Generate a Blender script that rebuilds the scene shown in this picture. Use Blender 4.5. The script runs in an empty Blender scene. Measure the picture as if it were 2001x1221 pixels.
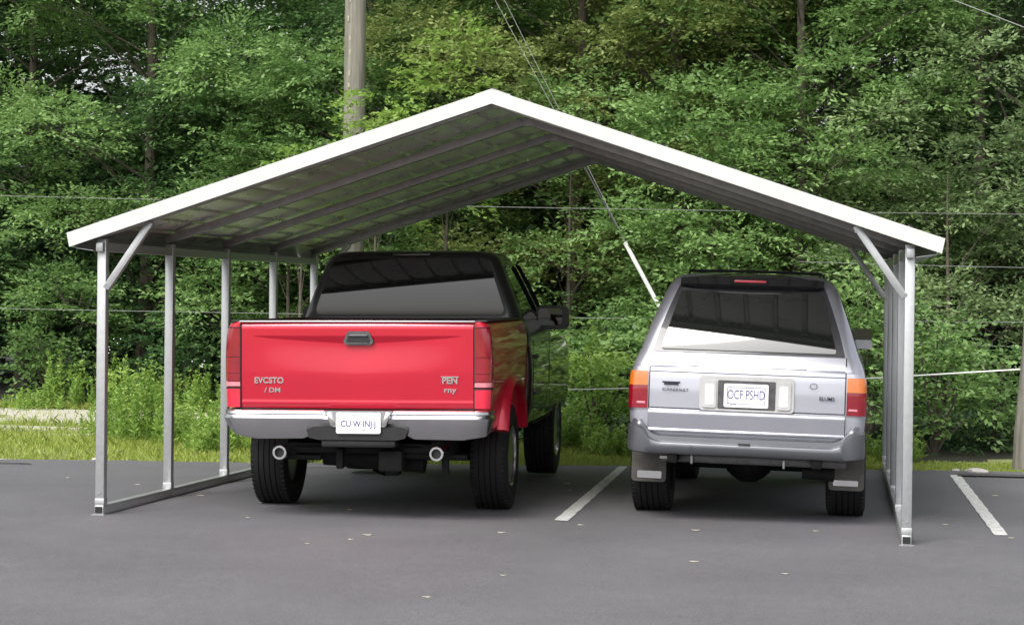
import bpy, bmesh, math, random
import numpy as np
from mathutils import Vector, Matrix
R = math.radians
C = bpy.context.scene.collection
scn = bpy.context.scene

# ------------------------------------------------------------------ camera, sky, sun, exposure
YAW, PIT, ROLL, FPX = -0.1614, -0.0093, 0.0113, 3898.27
fwd = Vector((math.sin(YAW)*math.cos(PIT), math.cos(YAW)*math.cos(PIT), math.sin(PIT)))
r0 = Vector((math.cos(YAW), -math.sin(YAW), 0)); u0 = r0.cross(fwd)
rt = r0*math.cos(ROLL) + u0*math.sin(ROLL); up = -r0*math.sin(ROLL) + u0*math.cos(ROLL)
cam = bpy.data.objects.new('camera', bpy.data.cameras.new('camera')); C.objects.link(cam)
M = Matrix((rt, up, -fwd)).transposed().to_4x4(); M.translation = (5.0254, -13.2017, 1.5804)
cam.matrix_world = M
cam.data.sensor_width = 36; cam.data.lens = FPX/2001*36; cam.data.clip_end = 600
scn.camera = cam

SUN_EL, SUN_AZ = 50, 200            # azimuth clockwise from +Y (sun behind the camera, a little left)
w = bpy.data.worlds.new('World'); scn.world = w; w.use_nodes = True
nt = w.node_tree; nt.nodes.clear()
sky = nt.nodes.new('ShaderNodeTexSky'); sky.sky_type = 'NISHITA'; sky.sun_disc = False
sky.sun_elevation = R(SUN_EL); sky.sun_rotation = R(SUN_AZ); sky.dust_density = 4; sky.air_density = 1.2
hs = nt.nodes.new('ShaderNodeHueSaturation'); hs.inputs['Saturation'].default_value = 0.22
bg = nt.nodes.new('ShaderNodeBackground'); bg.inputs['Strength'].default_value = 0.15
wo = nt.nodes.new('ShaderNodeOutputWorld')
nt.links.new(sky.outputs[0], hs.inputs['Color']); nt.links.new(hs.outputs[0], bg.inputs['Color']); nt.links.new(bg.outputs[0], wo.inputs[0])
sun = bpy.data.objects.new('sun', bpy.data.lights.new('sun', 'SUN')); C.objects.link(sun)
sun.data.energy = 1.5; sun.data.angle = R(25); sun.data.color = (1, .96, .9)
sd = Vector((math.sin(R(SUN_AZ))*math.cos(R(SUN_EL)), math.cos(R(SUN_AZ))*math.cos(R(SUN_EL)), math.sin(R(SUN_EL))))
sun.rotation_euler = sd.to_track_quat('Z', 'Y').to_euler()
scn.view_settings.view_transform = 'Standard'; scn.view_settings.look = 'None'
scn.view_settings.exposure = 0.85; scn.view_settings.gamma = 1
scn.render.engine = 'CYCLES'
scn.cycles.max_bounces = 7; scn.cycles.diffuse_bounces = 3; scn.cycles.glossy_bounces = 4; scn.cycles.transparent_max_bounces = 6

# ------------------------------------------------------------------ helpers
def tag(o, label=None, cat=None, group=None, kind=None):
    if label: o['label'] = label
    if cat: o['category'] = cat
    if group: o['group'] = group
    if kind: o['kind'] = kind
    return o
def empty(name, loc=(0,0,0), rz=0):
    o = bpy.data.objects.new(name, None); o.empty_display_size = .2; C.objects.link(o)
    o.location = loc; o.rotation_euler = (0,0,rz); return o
def copy_tree(o, parent=None):
    c = o.copy(); C.objects.link(c); c.parent = parent
    for ch in list(o.children): copy_tree(ch, c)
    return c

def mat(name, col, rough=.5, metal=0, coat=0, ior=None, nscale=0, namp=0, bump=0, bscale=60, rvar=0, col2=None, spec=None, flake=0):
    m = bpy.data.materials.new(name); m.use_nodes = True
    n = m.node_tree.nodes; l = m.node_tree.links; b = n['Principled BSDF']
    b.inputs['Base Color'].default_value = (*col, 1); b.inputs['Roughness'].default_value = rough
    b.inputs['Metallic'].default_value = metal; b.inputs['Coat Weight'].default_value = coat
    b.inputs['Coat Roughness'].default_value = .03
    if ior: b.inputs['IOR'].default_value = ior
    if spec is not None: b.inputs['Specular IOR Level'].default_value = spec
    tc = n.new('ShaderNodeTexCoord')
    if nscale:
        t = n.new('ShaderNodeTexNoise'); t.inputs['Scale'].default_value = nscale; t.inputs['Detail'].default_value = 6
        t.inputs['Roughness'].default_value = .6
        l.new(tc.outputs['Object'], t.inputs['Vector'])
        mx = n.new('ShaderNodeMix'); mx.data_type = 'RGBA'
        c2 = col2 or tuple(max(0, c*(1-namp)) for c in col); c1 = tuple(min(1, c*(1+namp)) for c in col) if not col2 else col
        mx.inputs[6].default_value = (*c2, 1); mx.inputs[7].default_value = (*c1, 1)
        rp = n.new('ShaderNodeMapRange'); rp.inputs['From Min'].default_value = .3; rp.inputs['From Max'].default_value = .7
        l.new(t.outputs['Fac'], rp.inputs['Value']); l.new(rp.outputs[0], mx.inputs[0]); l.new(mx.outputs[2], b.inputs['Base Color'])
        if rvar:
            r = n.new('ShaderNodeMapRange'); r.inputs['From Min'].default_value=.3; r.inputs['From Max'].default_value=.7
            r.inputs['To Min'].default_value = max(.02, rough-rvar); r.inputs['To Max'].default_value = rough+rvar
            l.new(t.outputs['Fac'], r.inputs['Value']); l.new(r.outputs[0], b.inputs['Roughness'])
    if bump:
        t2 = n.new('ShaderNodeTexNoise'); t2.inputs['Scale'].default_value = bscale; t2.inputs['Detail'].default_value = 5
        l.new(tc.outputs['Object'], t2.inputs['Vector'])
        bp = n.new('ShaderNodeBump'); bp.inputs['Strength'].default_value = bump; bp.inputs['Distance'].default_value = .01
        l.new(t2.outputs['Fac'], bp.inputs['Height']); l.new(bp.outputs[0], b.inputs['Normal'])
    return m

class MB:
    def __init__(s): s.v = []; s.f = []; s.mi = []; s.cur = 0
    def add(s, vs, fs, mi=None):
        o = len(s.v); s.v += [tuple(p) for p in vs]; s.f += [tuple(i+o for i in f) for f in fs]
        s.mi += [s.cur if mi is None else mi]*len(fs); return s
    def box(s, c, d, bev=0, rot=None, seg=2):
        bm = bmesh.new(); bmesh.ops.create_cube(bm, size=1)
        for v in bm.verts: v.co = Vector((v.co.x*d[0], v.co.y*d[1], v.co.z*d[2]))
        if bev: bmesh.ops.bevel(bm, geom=list(bm.edges), offset=min(bev, min(d)*.45), segments=seg, affect='EDGES', profile=.5)
        if rot is not None: bmesh.ops.transform(bm, matrix=rot.to_4x4(), verts=bm.verts)
        bm.verts.index_update()
        s.add([v.co + Vector(c) for v in bm.verts], [[v.index for v in f.verts] for f in bm.faces]); bm.free(); return s
    def bar(s, a, b, w, h=None, bev=.004):
        """rectangular bar from a to b"""
        a = Vector(a); b = Vector(b); d = b-a; h = h or w
        z = d.normalized(); x = Vector((0,1,0)) if abs(z.y) < .9 else Vector((1,0,0))
        x = (x - z*x.dot(z)).normalized(); y = z.cross(x)
        return s.box((a+b)/2, (w, h, d.length), bev, Matrix((x, y, z)).transposed())
    def tube(s, pts, r, n=8, caps=True):
        pts = [Vector(p) for p in pts]; rs = r if isinstance(r, (list, tuple)) else [r]*len(pts)
        vs = []; x = None
        for i, p in enumerate(pts):
            t = (pts[min(i+1, len(pts)-1)] - pts[max(i-1, 0)]).normalized()
            if x is None: x = t.orthogonal().normalized()
            x = (x - t*x.dot(t)).normalized(); y = t.cross(x)
            for k in range(n):
                a = 2*math.pi*k/n; vs.append(p + (x*math.cos(a)+y*math.sin(a))*rs[i])
        fs = [(i*n+k, i*n+(k+1)%n, (i+1)*n+(k+1)%n, (i+1)*n+k) for i in range(len(pts)-1) for k in range(n)]
        if caps: fs += [tuple(range(n))[::-1], tuple(range((len(pts)-1)*n, len(pts)*n))]
        return s.add(vs, fs)
    def rings(s, rgs, cap0=True, cap1=True, closed=True):
        n = len(rgs[0]); vs = [p for r in rgs for p in r]
        fs = [(i*n+k, i*n+(k+1)%n, (i+1)*n+(k+1)%n, (i+1)*n+k) for i in range(len(rgs)-1) for k in range(n if closed else n-1)]
        if cap0: fs.append(tuple(range(n))[::-1])
        if cap1: fs.append(tuple(range((len(rgs)-1)*n, len(rgs)*n)))
        return s.add(vs, fs)
    def grid(s, P, nu, nv):
        """P(i,j) -> point, i in 0..nu, j in 0..nv"""
        vs = [P(i, j) for j in range(nv+1) for i in range(nu+1)]
        return s.add(vs, [(j*(nu+1)+i, j*(nu+1)+i+1, (j+1)*(nu+1)+i+1, (j+1)*(nu+1)+i) for j in range(nv) for i in range(nu)])
    def prism(s, poly, a, b, axis='y'):
        """poly of 2-D points extruded between a and b on an axis (y: poly in x,z; x: poly in y,z)"""
        f = (lambda p, t: (p[0], t, p[1])) if axis == 'y' else ((lambda p, t: (t, p[0], p[1])) if axis == 'x' else (lambda p, t: (p[0], p[1], t)))
        return s.rings([[f(p, a) for p in poly], [f(p, b) for p in poly]])
    def lathe(s, prof, c, n=40, axis='x', caps=True):
        """prof of (axial, radius)"""
        rg = []
        for (a, r) in prof:
            if axis == 'x': rg.append([(c[0]+a, c[1]+r*math.cos(t), c[2]+r*math.sin(t)) for t in (2*math.pi*k/n for k in range(n))])
            elif axis == 'y': rg.append([(c[0]+r*math.cos(t), c[1]+a, c[2]+r*math.sin(t)) for t in (2*math.pi*k/n for k in range(n))])
            else: rg.append([(c[0]+r*math.cos(t), c[1]+r*math.sin(t), c[2]+a) for t in (2*math.pi*k/n for k in range(n))])
        return s.rings(rg, caps, caps)
    def build(s, name, mats, parent=None, xf=None, smooth=35, fixn=True):
        me = bpy.data.meshes.new(name)
        vs = [xf @ Vector(v) for v in s.v] if xf is not None else s.v
        me.from_pydata(vs, [], s.f)
        for m in (mats if isinstance(mats, (list, tuple)) else [mats]): me.materials.append(m)
        me.polygons.foreach_set('material_index', s.mi)
        if fixn:
            bm = bmesh.new(); bm.from_mesh(me); bmesh.ops.recalc_face_normals(bm, faces=bm.faces); bm.to_mesh(me); bm.free()
        if smooth:
            me.shade_smooth(); me.set_sharp_from_angle(angle=R(smooth))
        me.update()
        o = bpy.data.objects.new(name, me); C.objects.link(o); o.parent = parent
        return o

def cut(o, cutters):
    """boolean-difference the cutter objects from o, bake the result and drop the cutters"""
    for c in cutters:
        md = o.modifiers.new('cut', 'BOOLEAN'); md.operation = 'DIFFERENCE'; md.object = c; md.solver = 'EXACT'
        try: md.material_mode = 'TRANSFER'
        except Exception: pass
    bpy.context.view_layer.update()
    dg = bpy.context.evaluated_depsgraph_get(); ev = o.evaluated_get(dg)
    me = bpy.data.meshes.new_from_object(ev); o.modifiers.clear(); o.data = me
    me.shade_smooth(); me.set_sharp_from_angle(angle=R(32))
    for c in cutters: bpy.data.objects.remove(c)

def text(name, s, size, loc, m, parent, xf=None, sx=1, ext=.0015, offset=0):
    cu = bpy.data.curves.new(name, 'FONT'); cu.body = s; cu.size = size; cu.extrude = ext; cu.align_x = 'CENTER'; cu.align_y = 'CENTER'; cu.offset = offset
    t = bpy.data.objects.new(name, cu); C.objects.link(t); bpy.context.view_layer.update()
    me = bpy.data.meshes.new_from_object(t.evaluated_get(bpy.context.evaluated_depsgraph_get()))
    bpy.data.objects.remove(t); me.name = name
    T = Matrix.Translation(loc) @ Matrix.Rotation(R(90), 4, 'X') @ Matrix.Diagonal((sx, 1, 1, 1))
    if xf is not None: T = xf @ T
    me.transform(T); me.materials.clear(); me.materials.append(m)
    o = bpy.data.objects.new(name, me); C.objects.link(o); o.parent = parent; return o

def gz(x, y):
    """the lot is almost flat: a slow cross-fall and a dip to the left rear"""
    xx = min(max(x, -3), 8); yy = min(max(y, -2), 6)
    return .02 - .0073*xx - .014*yy + .0033*xx*yy

def lin(a, b, n): return [a+(b-a)*i/(n-1) for i in range(n)]
def interp(x, tab):
    if x <= tab[0][0]: return tab[0][1]
    for (a, va), (b, vb) in zip(tab, tab[1:]):
        if x <= b: return va+(vb-va)*(x-a)/(b-a)
    return tab[-1][1]

# ------------------------------------------------------------------ materials
M_ = {}
M_['galv'] = mat('galvanised_steel', (.44,.45,.46), .40, .66, nscale=30, namp=.06, rvar=.05)
M_['galv_sheet'] = mat('galvanised_sheet', (.78,.77,.74), .30, .72, nscale=4, namp=.12, rvar=.06)
M_['rafter'] = mat('shade_darkened_steel', (.30,.29,.28), .45, .6, nscale=14, namp=.15)  # galvanised like the posts, darkened to carry the shade under the roof
M_['trim_white'] = mat('white_trim', (.55,.57,.55), .38, 0, nscale=1.6, col2=(.50,.52,.47), bump=.10, bscale=3)
M_['black'] = mat('black_plastic', (.008,.008,.009), .5, nscale=20, namp=.3)
M_['black_gloss'] = mat('black_gloss', (.008,.009,.010), .12, coat=.6)
M_['under'] = mat('undercarriage', (.004,.004,.004), .7, .0, spec=.2, nscale=14, namp=.5, bump=.3)
M_['dark_metal'] = mat('dark_metal', (.10,.10,.105), .45, .7, nscale=18, namp=.3)
M_['rubber'] = mat('tyre_rubber', (.008,.008,.009), .7, nscale=25, namp=.3, bump=.2, bscale=90, spec=.3)
M_['flap'] = mat('mud_flap_rubber', (.055,.05,.045), .55, nscale=12, namp=.35, bump=.2)
M_['red'] = mat('red_paint', (.46,.005,.026), .36, .4, coat=.55, nscale=2, namp=.04)
M_['maroon'] = mat('dark_cab_paint', (.028,.012,.011), .35, .3, coat=1)
M_['cabgrey'] = mat('charcoal_paint', (.020,.021,.020), .42, .3, coat=.5)
M_['chrome'] = mat('chrome', (.72,.72,.73), .12, 1, nscale=3, namp=.03, rvar=.02)
M_['chrome_dull'] = mat('dull_chrome', (.52,.52,.54), .20, 1, nscale=3, namp=.05, rvar=.03)
M_['silver'] = mat('silver_paint', (.44,.445,.505), .34, .60, coat=.8, nscale=2.5, namp=.04)
M_['silver_dark'] = mat('grey_bumper_paint', (.11,.115,.13), .30, .5, coat=.4, nscale=4, namp=.08)
M_['glass_dark'] = mat('dark_glass', (.006,.007,.007), .03, ior=1.6)
M_['glass_suv'] = mat('tinted_glass', (.012,.014,.013), .03, ior=1.95)
M_['lamp_red'] = mat('red_lens', (.22,.003,.014), .12, coat=1, nscale=9, namp=.18)
M_['lamp_red2'] = mat('pink_red_lens', (.56,.012,.04), .15, coat=1, nscale=9, namp=.18)
M_['lamp_amber'] = mat('amber_lens', (.62,.15,.012), .15, coat=1, nscale=9, namp=.18)
M_['lamp_clear'] = mat('clear_lens', (.75,.72,.72), .15, coat=1, nscale=40, namp=.2)
M_['lens_pink'] = mat('pale_pink_lens', (.62,.20,.24), .15, coat=1, nscale=20, namp=.15)
M_['plate'] = mat('plate_white', (.80,.80,.84), .4, nscale=20, namp=.03)
M_['ink'] = mat('plate_ink', (.045,.035,.17), .5)
M_['ink2'] = mat('badge_dark', (.03,.03,.05), .35, .5)
M_['housing'] = mat('grey_housing', (.46,.46,.46), .4, .1, nscale=10, namp=.08)

# ------------------------------------------------------------------ ground
def asphalt_mat():
    m = bpy.data.materials.new('asphalt'); m.use_nodes = True
    n = m.node_tree.nodes; l = m.node_tree.links; b = n['Principled BSDF']
    tc = n.new('ShaderNodeTexCoord')
    def noise(sc, det=5, ro=.6):
        t = n.new('ShaderNodeTexNoise'); t.inputs['Scale'].default_value = sc; t.inputs['Detail'].default_value = det
        t.inputs['Roughness'].default_value = ro; l.new(tc.outputs['Object'], t.inputs['Vector']); return t
    fine = noise(110, 4, .75); mid = noise(16, 8, .8); big = noise(.7, 4)
    def mr(src, a, b_, c, d):
        r = n.new('ShaderNodeMapRange'); r.inputs[1].default_value=a; r.inputs[2].default_value=b_; r.inputs[3].default_value=c; r.inputs[4].default_value=d
        l.new(src, r.inputs[0]); return r.outputs[0]
    def mul(a, b_):
        q = n.new('ShaderNodeMath'); q.operation='MULTIPLY'; l.new(a, q.inputs[0]); l.new(b_, q.inputs[1]); return q.outputs[0]
    v = mul(mul(mr(fine.outputs[0], .3, .7, .62, 1.38), mr(mid.outputs[0], .3, .7, .86, 1.14)), mr(big.outputs[0], .3, .7, .86, 1.12))
    mx = n.new('ShaderNodeVectorMath'); mx.operation = 'SCALE'; mx.inputs[0].default_value = (.108,.106,.113)
    l.new(v, mx.inputs['Scale']); l.new(mx.outputs[0], b.inputs['Base Color'])
    l.new(mr(mid.outputs[0], .3, .7, .62, .82), b.inputs['Roughness'])
    bp = n.new('ShaderNodeBump'); bp.inputs['Strength'].default_value=.6; bp.inputs['Distance'].default_value=.006
    l.new(fine.outputs[0], bp.inputs['Height']); l.new(bp.outputs[0], b.inputs['Normal'])
    return m
M_['asphalt'] = asphalt_mat()
M_['soil'] = mat('soil_and_grass', (.17,.22,.055), .95, nscale=3.5, col2=(.22,.20,.10), bump=.6, bscale=30)
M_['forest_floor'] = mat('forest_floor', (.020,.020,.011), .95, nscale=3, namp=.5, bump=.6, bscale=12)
M_['line'] = mat('road_paint', (.66,.66,.64), .6, nscale=22, col2=(.34,.34,.34), bump=.2)
M_['pale_gravel'] = mat('pale_concrete', (.42,.40,.34), .85, nscale=14, namp=.18, bump=.3)
M_['stone'] = mat('stone', (.42,.40,.37), .8, nscale=9, namp=.3, bump=.5)

def edge_y(x):       # rear edge of the asphalt
    return interp(x, [(-12,5.0),(-3,5.16),(0,5.27),(3.1,5.5),(6.7,5.45),(14,5.5)]) + .045*math.sin(x*2.3) + .03*math.sin(x*7.1+1) + .018*math.sin(x*17.3) + .012*math.sin(x*31.7+2)
g = MB()
xs = lin(-12, 17, 580); ys = lin(0, 1, 50)
Y0 = -40
def asph(i, j):
    x = xs[i]; t = ys[j]; e = edge_y(x); y = Y0 + (e-Y0)*(1-(1-t)**2)
    return (x, y, gz(x, y))
g.grid(asph, len(xs)-1, len(ys)-1).build('asphalt_lot', M_['asphalt'], fixn=False)
tag(bpy.data.objects['asphalt_lot'], kind='structure')
# terrain sheet reaching the horizon, just below the lot
def tz(x, y):
    b = gz(x, y) - .03
    rise = max(0, min(1, (y-5.6)/1.2))*.03
    hump = .12*max(0, min(1, (y-8)/8)) if y > 8 else 0
    return b + rise + hump + (.02*math.sin(x*1.7+y)*math.sin(y*1.3) if y > 6.2 else 0)
tx = [-300,-120,-60,-30]+lin(-20, 25, 91)+[35,60,120,300]; ty = [-300,-120,-70,-45]+lin(-30, 4, 20)+lin(4.4, 24, 80)+[30,45,80,150,300]
g = MB(); g.grid(lambda i, j: (tx[i], ty[j], tz(tx[i], ty[j])), len(tx)-1, len(ty)-1)
nf = len(g.f); nx = len(tx)-1
for k in range(nf):
    i = k % nx; j = k//nx; x = (tx[i]+tx[i+1])/2; y = (ty[j]+ty[j+1])/2
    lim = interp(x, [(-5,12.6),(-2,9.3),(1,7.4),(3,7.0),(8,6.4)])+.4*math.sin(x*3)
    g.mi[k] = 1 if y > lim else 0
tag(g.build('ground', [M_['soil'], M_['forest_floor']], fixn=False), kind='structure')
# painted bay lines, worn: stone shows through
def stripe(a, b, c, d, name):
    m = MB(); n = 24
    def P(i, j):
        t = i/n; p = Vector(a).lerp(Vector(b), t); q = Vector(c).lerp(Vector(d), t)
        v = p.lerp(q, j/2); e = .004*math.sin(t*90+j*3)*(0 if j == 1 else 1)
        return (v.x+e, v.y, gz(v.x, v.y)+.005)
    m.grid(P, n, 2); o = m.build(name, M_['line'], fixn=False); tag(o, kind='structure')
stripe((3.086,.657), (3.03,5.38), (3.187,.618), (3.115,5.38), 'bay_line')
stripe((6.100,.67), (6.04,5.0), (6.192,.69), (6.132,5.0), 'bay_line')
stripe((-3.6,5.02), (-2.86,5.13), (-3.6,4.90), (-2.92,5.02), 'bay_line')
stripe((.02,4.86), (.52,4.9), (.02,4.82), (.52,4.86), 'bay_line')

# ------------------------------------------------------------------ carport
W, D, L5 = 5.49, 1.4142, 5.6568
T = .064
cp = empty('carport', (0,0,0)); tag(cp, 'open galvanised steel carport with white gable trim over the two parked vehicles', 'carport')
RZ = 2.9357                                  # ridge top
PIR, PIL = (RZ-1.9659)/(W/2+.2157), (RZ-1.9659)/(W/2+.2157)
def roofz(x): return RZ - abs(x-W/2)*PIR      # fascia top line
# roof sheet: ribs run front to back, bowed between the frames
def sheet(sign):
    m = MB(); ns, nyy = 780, 56; Ls = W/2+.2157; y0, y1 = -.125, L5+.13
    def P(i, j):
        s = Ls*i/ns; y = y0+(y1-y0)*j/nyy
        ph = (s/.229) % 1; d = min(ph, 1-ph)*.229
        rib = .030*max(0, min(1, (.021-d)/.006))
        yy = (y/D) % 1; cell = math.sin(math.pi*yy); k = math.floor(s/.229+.5); kk = math.floor(s/.229); kb = math.floor(y/D)
        quilt = -.011*cell**.7*math.sin(math.pi*ph)*(1+.6*math.sin(kk*12.9+kb*78.2)) + .003*math.sin(ph*6.28+kb*2+kk)*cell
        slant = .0
        return (W/2+sign*s, y, RZ-.016-s*PIR+rib+quilt)
    m.grid(P, ns, nyy); return m.build('roof_sheet', M_['galv_sheet'], cp, fixn=False, smooth=25)
sheet(-1); sheet(1)
def gable(y, name):
    for s in (-1, 1):
        m = MB(); h = .094; n = 1; xe = W/2+s*(W/2+.2157)
        a = (W/2, RZ); b = (xe, roofz(xe)); yo = -.006 if y < 0 else .006
        lean = .045*s
        m.prism([(a[0], a[1]), (b[0], b[1]), (b[0]-lean*.45, b[1]-h-.002), (a[0], a[1]-h)], y, y+yo)
        m.prism([(a[0], a[1]-.001), (b[0], b[1]-.001), (b[0], b[1]-.006), (a[0], a[1]-.006)], y+ (.0001 if y<0 else -.0001), y+(.07 if y < 0 else -.07))
        m.build(name, M_['trim_white'], cp, smooth=0)
gable(-.13, 'gable_trim'); gable(L5+.135, 'gable_trim')
m = MB(); m.rings([[(W/2-.12, y, RZ-.12*PIR+.006), (W/2, y, RZ+.008), (W/2+.12, y, RZ-.12*PIR+.006), (W/2+.12, y, RZ-.12*PIR+.002), (W/2, y, RZ+.003), (W/2-.12, y, RZ-.12*PIR+.002)] for y in (-.12, L5+.125)])
m.build('ridge_cap', M_['trim_white'], cp, smooth=0)
for s, xe in ((-1, -.2157), (1, W+.2157)):     # eave trim
    m = MB(); z = roofz(xe)
    m.prism([(xe-s*.002, z-.012), (xe-s*.05, z-.100), (xe-s*.054, z-.100), (xe-s*.008, z-.014)], -.12, L5+.12)
    m.build('eave_trim', M_['galv'], cp, smooth=0)
    xp = 0 if s < 0 else W
    m = MB(); m.prism([(xe-s*.053, z-.101), (xp+s*.036, z-.118), (xp+s*.036, z-.121), (xe-s*.053, z-.104)], -.10, L5+.10)
    m.build('eave_soffit', M_['galv'], cp, smooth=0)
POSTZ = 1.90
def square_tube(m, a, b, w=T):
    m.bar(a, b, w, w, .006)
for xp in (0, W):
    # base rail following the ground, hollow front end
    m = MB()
    for k in range(4):
        y0 = k*D if k else -.04; y1 = (k+1)*D if k < 3 else L5+.05
        za, zb = gz(xp, k*D), gz(xp, (k+1)*D)
        m.bar((xp, y0, za+T/2+.002), (xp, y1, zb+T/2+.002), T, T, .005)
    m.build('base_rail', M_['galv'], cp)
    m = MB(); m.box((xp, -.0445, gz(xp,0)+T/2+.002), (T*.78, .008, T*.72)); m.build('rail_opening', M_['black'], cp)
    m = MB(); m.box((xp, -.045, gz(xp,0)+.003), (T*1.5, .05, .004)); m.build('foot_plate', M_['galv'], cp)
    # top rail
    m = MB(); m.box((xp, L5/2, POSTZ-.028), (.05, L5+.16, .062), .004); m.build('header_rail', M_['galv'], cp)
    for k in range(5):
        y = k*D; m = MB()
        square_tube(m, (xp, y, gz(xp, y)+T), (xp, y, POSTZ+.03)); m.build('post', M_['galv'], cp)
        m = MB(); m.bar((xp, y, gz(xp, y)+T+.001), (xp, y, gz(xp, y)+T+.05), T+.004, T+.004, .003)
        m.tube([(xp, y-.036, gz(xp,y)+T+.09), (xp, y-.041, gz(xp,y)+T+.09)], .008, 6)
        m.build('post_sleeve', M_['galv'], cp)
for k in range(5):
    y = k*D
    for s in (-1, 1):
        m = MB(); xe = W/2+s*(W/2+.03)
        m.bar((W/2+s*.035, y, RZ-.075-.035*PIR), (xe, y, roofz(xe)-.068), .058, .058, .005)
        m.build('rafter', M_['rafter'], cp)
    m = MB(); m.box((W/2, y, RZ-.086), (.16, .050, .060), .006); m.build('ridge_bracket', M_['rafter'], cp)
for k in (0, 4):
    for s in (-1, 1):
        y = k*D; xp = 0 if s < 0 else W; m = MB()
        a = (xp-s*.030, y-.012, 1.585); b = (xp-s*.350, y-.012, 2.05)
        m.bar(a, b, .05, .05, .006)
        m.tube([(a[0]-s*.0, y-.034, a[2]+.03), (a[0], y-.043, a[2]+.03)], .008, 6)
        m.tube([(b[0]-s*.0, y-.034, b[2]-.04), (b[0], y-.043, b[2]-.04)], .008, 6)
        m.build('corner_brace', M_['galv'], cp)
# ------------------------------------------------------------------ vehicles
def rring(hw, y0, y1, rr, rf, z, bow=0.0, bowf=0.0, ne=10, ns=26, nc=7):
    """closed horizontal ring: rounded rectangle, rear edge bowed"""
    pts = []
    def yr(x): return y0 + bow*(x/hw)**2
    for i in range(ne+1):
        x = -(hw-rr)+2*(hw-rr)*i/ne; pts.append((x, yr(x), z))
    yc = yr(hw-rr)
    for i in range(1, nc): a = -math.pi/2+math.pi/2*i/nc; pts.append((hw-rr+rr*math.cos(a), yc+rr+rr*math.sin(a), z))
    ya, yb = yc+rr, y1-rf
    for i in range(ns+1): pts.append((hw, ya+(yb-ya)*i/ns, z))
    for i in range(1, nc): a = math.pi/2*i/nc; pts.append((hw-rf+rf*math.cos(a), yb+rf*math.sin(a), z))
    for i in range(ne+1): pts.append(((hw-rf)-2*(hw-rf)*i/ne, y1, z))
    for i in range(1, nc): a = math.pi/2+math.pi/2*i/nc; pts.append((-(hw-rf)+rf*math.cos(a), yb+rf*math.sin(a), z))
    for i in range(ns+1): pts.append((-hw, yb-(yb-ya)*i/ns, z))
    for i in range(1, nc): a = math.pi+math.pi/2*i/nc; pts.append((-(hw-rr)+rr*math.cos(a), yc+rr+rr*math.sin(a), z))
    return pts
def panel(rows, yf, mat_, name, parent, xf, th=.006, nx=16, smooth=40):
    """curved panel: rows of (z, xl, xr); yf(x,z) gives its outer face"""
    m = MB(); n = len(rows)
    def P(i, j, o): z, a, b = rows[j]; x = a+(b-a)*i/nx; return (x, yf(x, z)+o, z)
    k = (nx+1)*n
    vs = [P(i, j, 0) for j in range(n) for i in range(nx+1)]+[P(i, j, th) for j in range(n) for i in range(nx+1)]
    fs = []
    for j in range(n-1):
        for i in range(nx):
            a = j*(nx+1)+i; q = (a, a+1, a+nx+2, a+nx+1); fs.append(q); fs.append(tuple(v+k for v in q[::-1]))
    for i in range(nx): fs.append((i+1, i, i+k, i+1+k)); a = (n-1)*(nx+1)+i; fs.append((a, a+1, a+1+k, a+k))
    for j in range(n-1): a = j*(nx+1); fs.append((a, a+nx+1, a+nx+1+k, a+k)); a += nx; fs.append((a+nx+1, a, a+k, a+nx+1+k))
    m.add(vs, fs); return m.build(name, mat_, parent, xf=xf, smooth=smooth)
def rows_round(z0, z1, hw0, hw1, r, n=14, cx=0):
    """trapezoid with rounded corners as rows"""
    out = []
    zs = sorted(set([z0+r*(1-math.cos(math.pi/2*i/5)) for i in range(6)]+[z1-r*(1-math.cos(math.pi/2*i/5)) for i in range(6)]+lin(z0+r, z1-r, n)))
    for z in zs:
        hw = hw0+(hw1-hw0)*(z-z0)/(z1-z0); d = 0
        if z < z0+r: q = (z0+r-z)/r; d = r*(1-math.sqrt(max(0, 1-q*q)))
        if z > z1-r: q = (z-(z1-r))/r; d = r*(1-math.sqrt(max(0, 1-q*q)))
        out.append((z, cx-hw+d, cx+hw-d))
    return out
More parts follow.
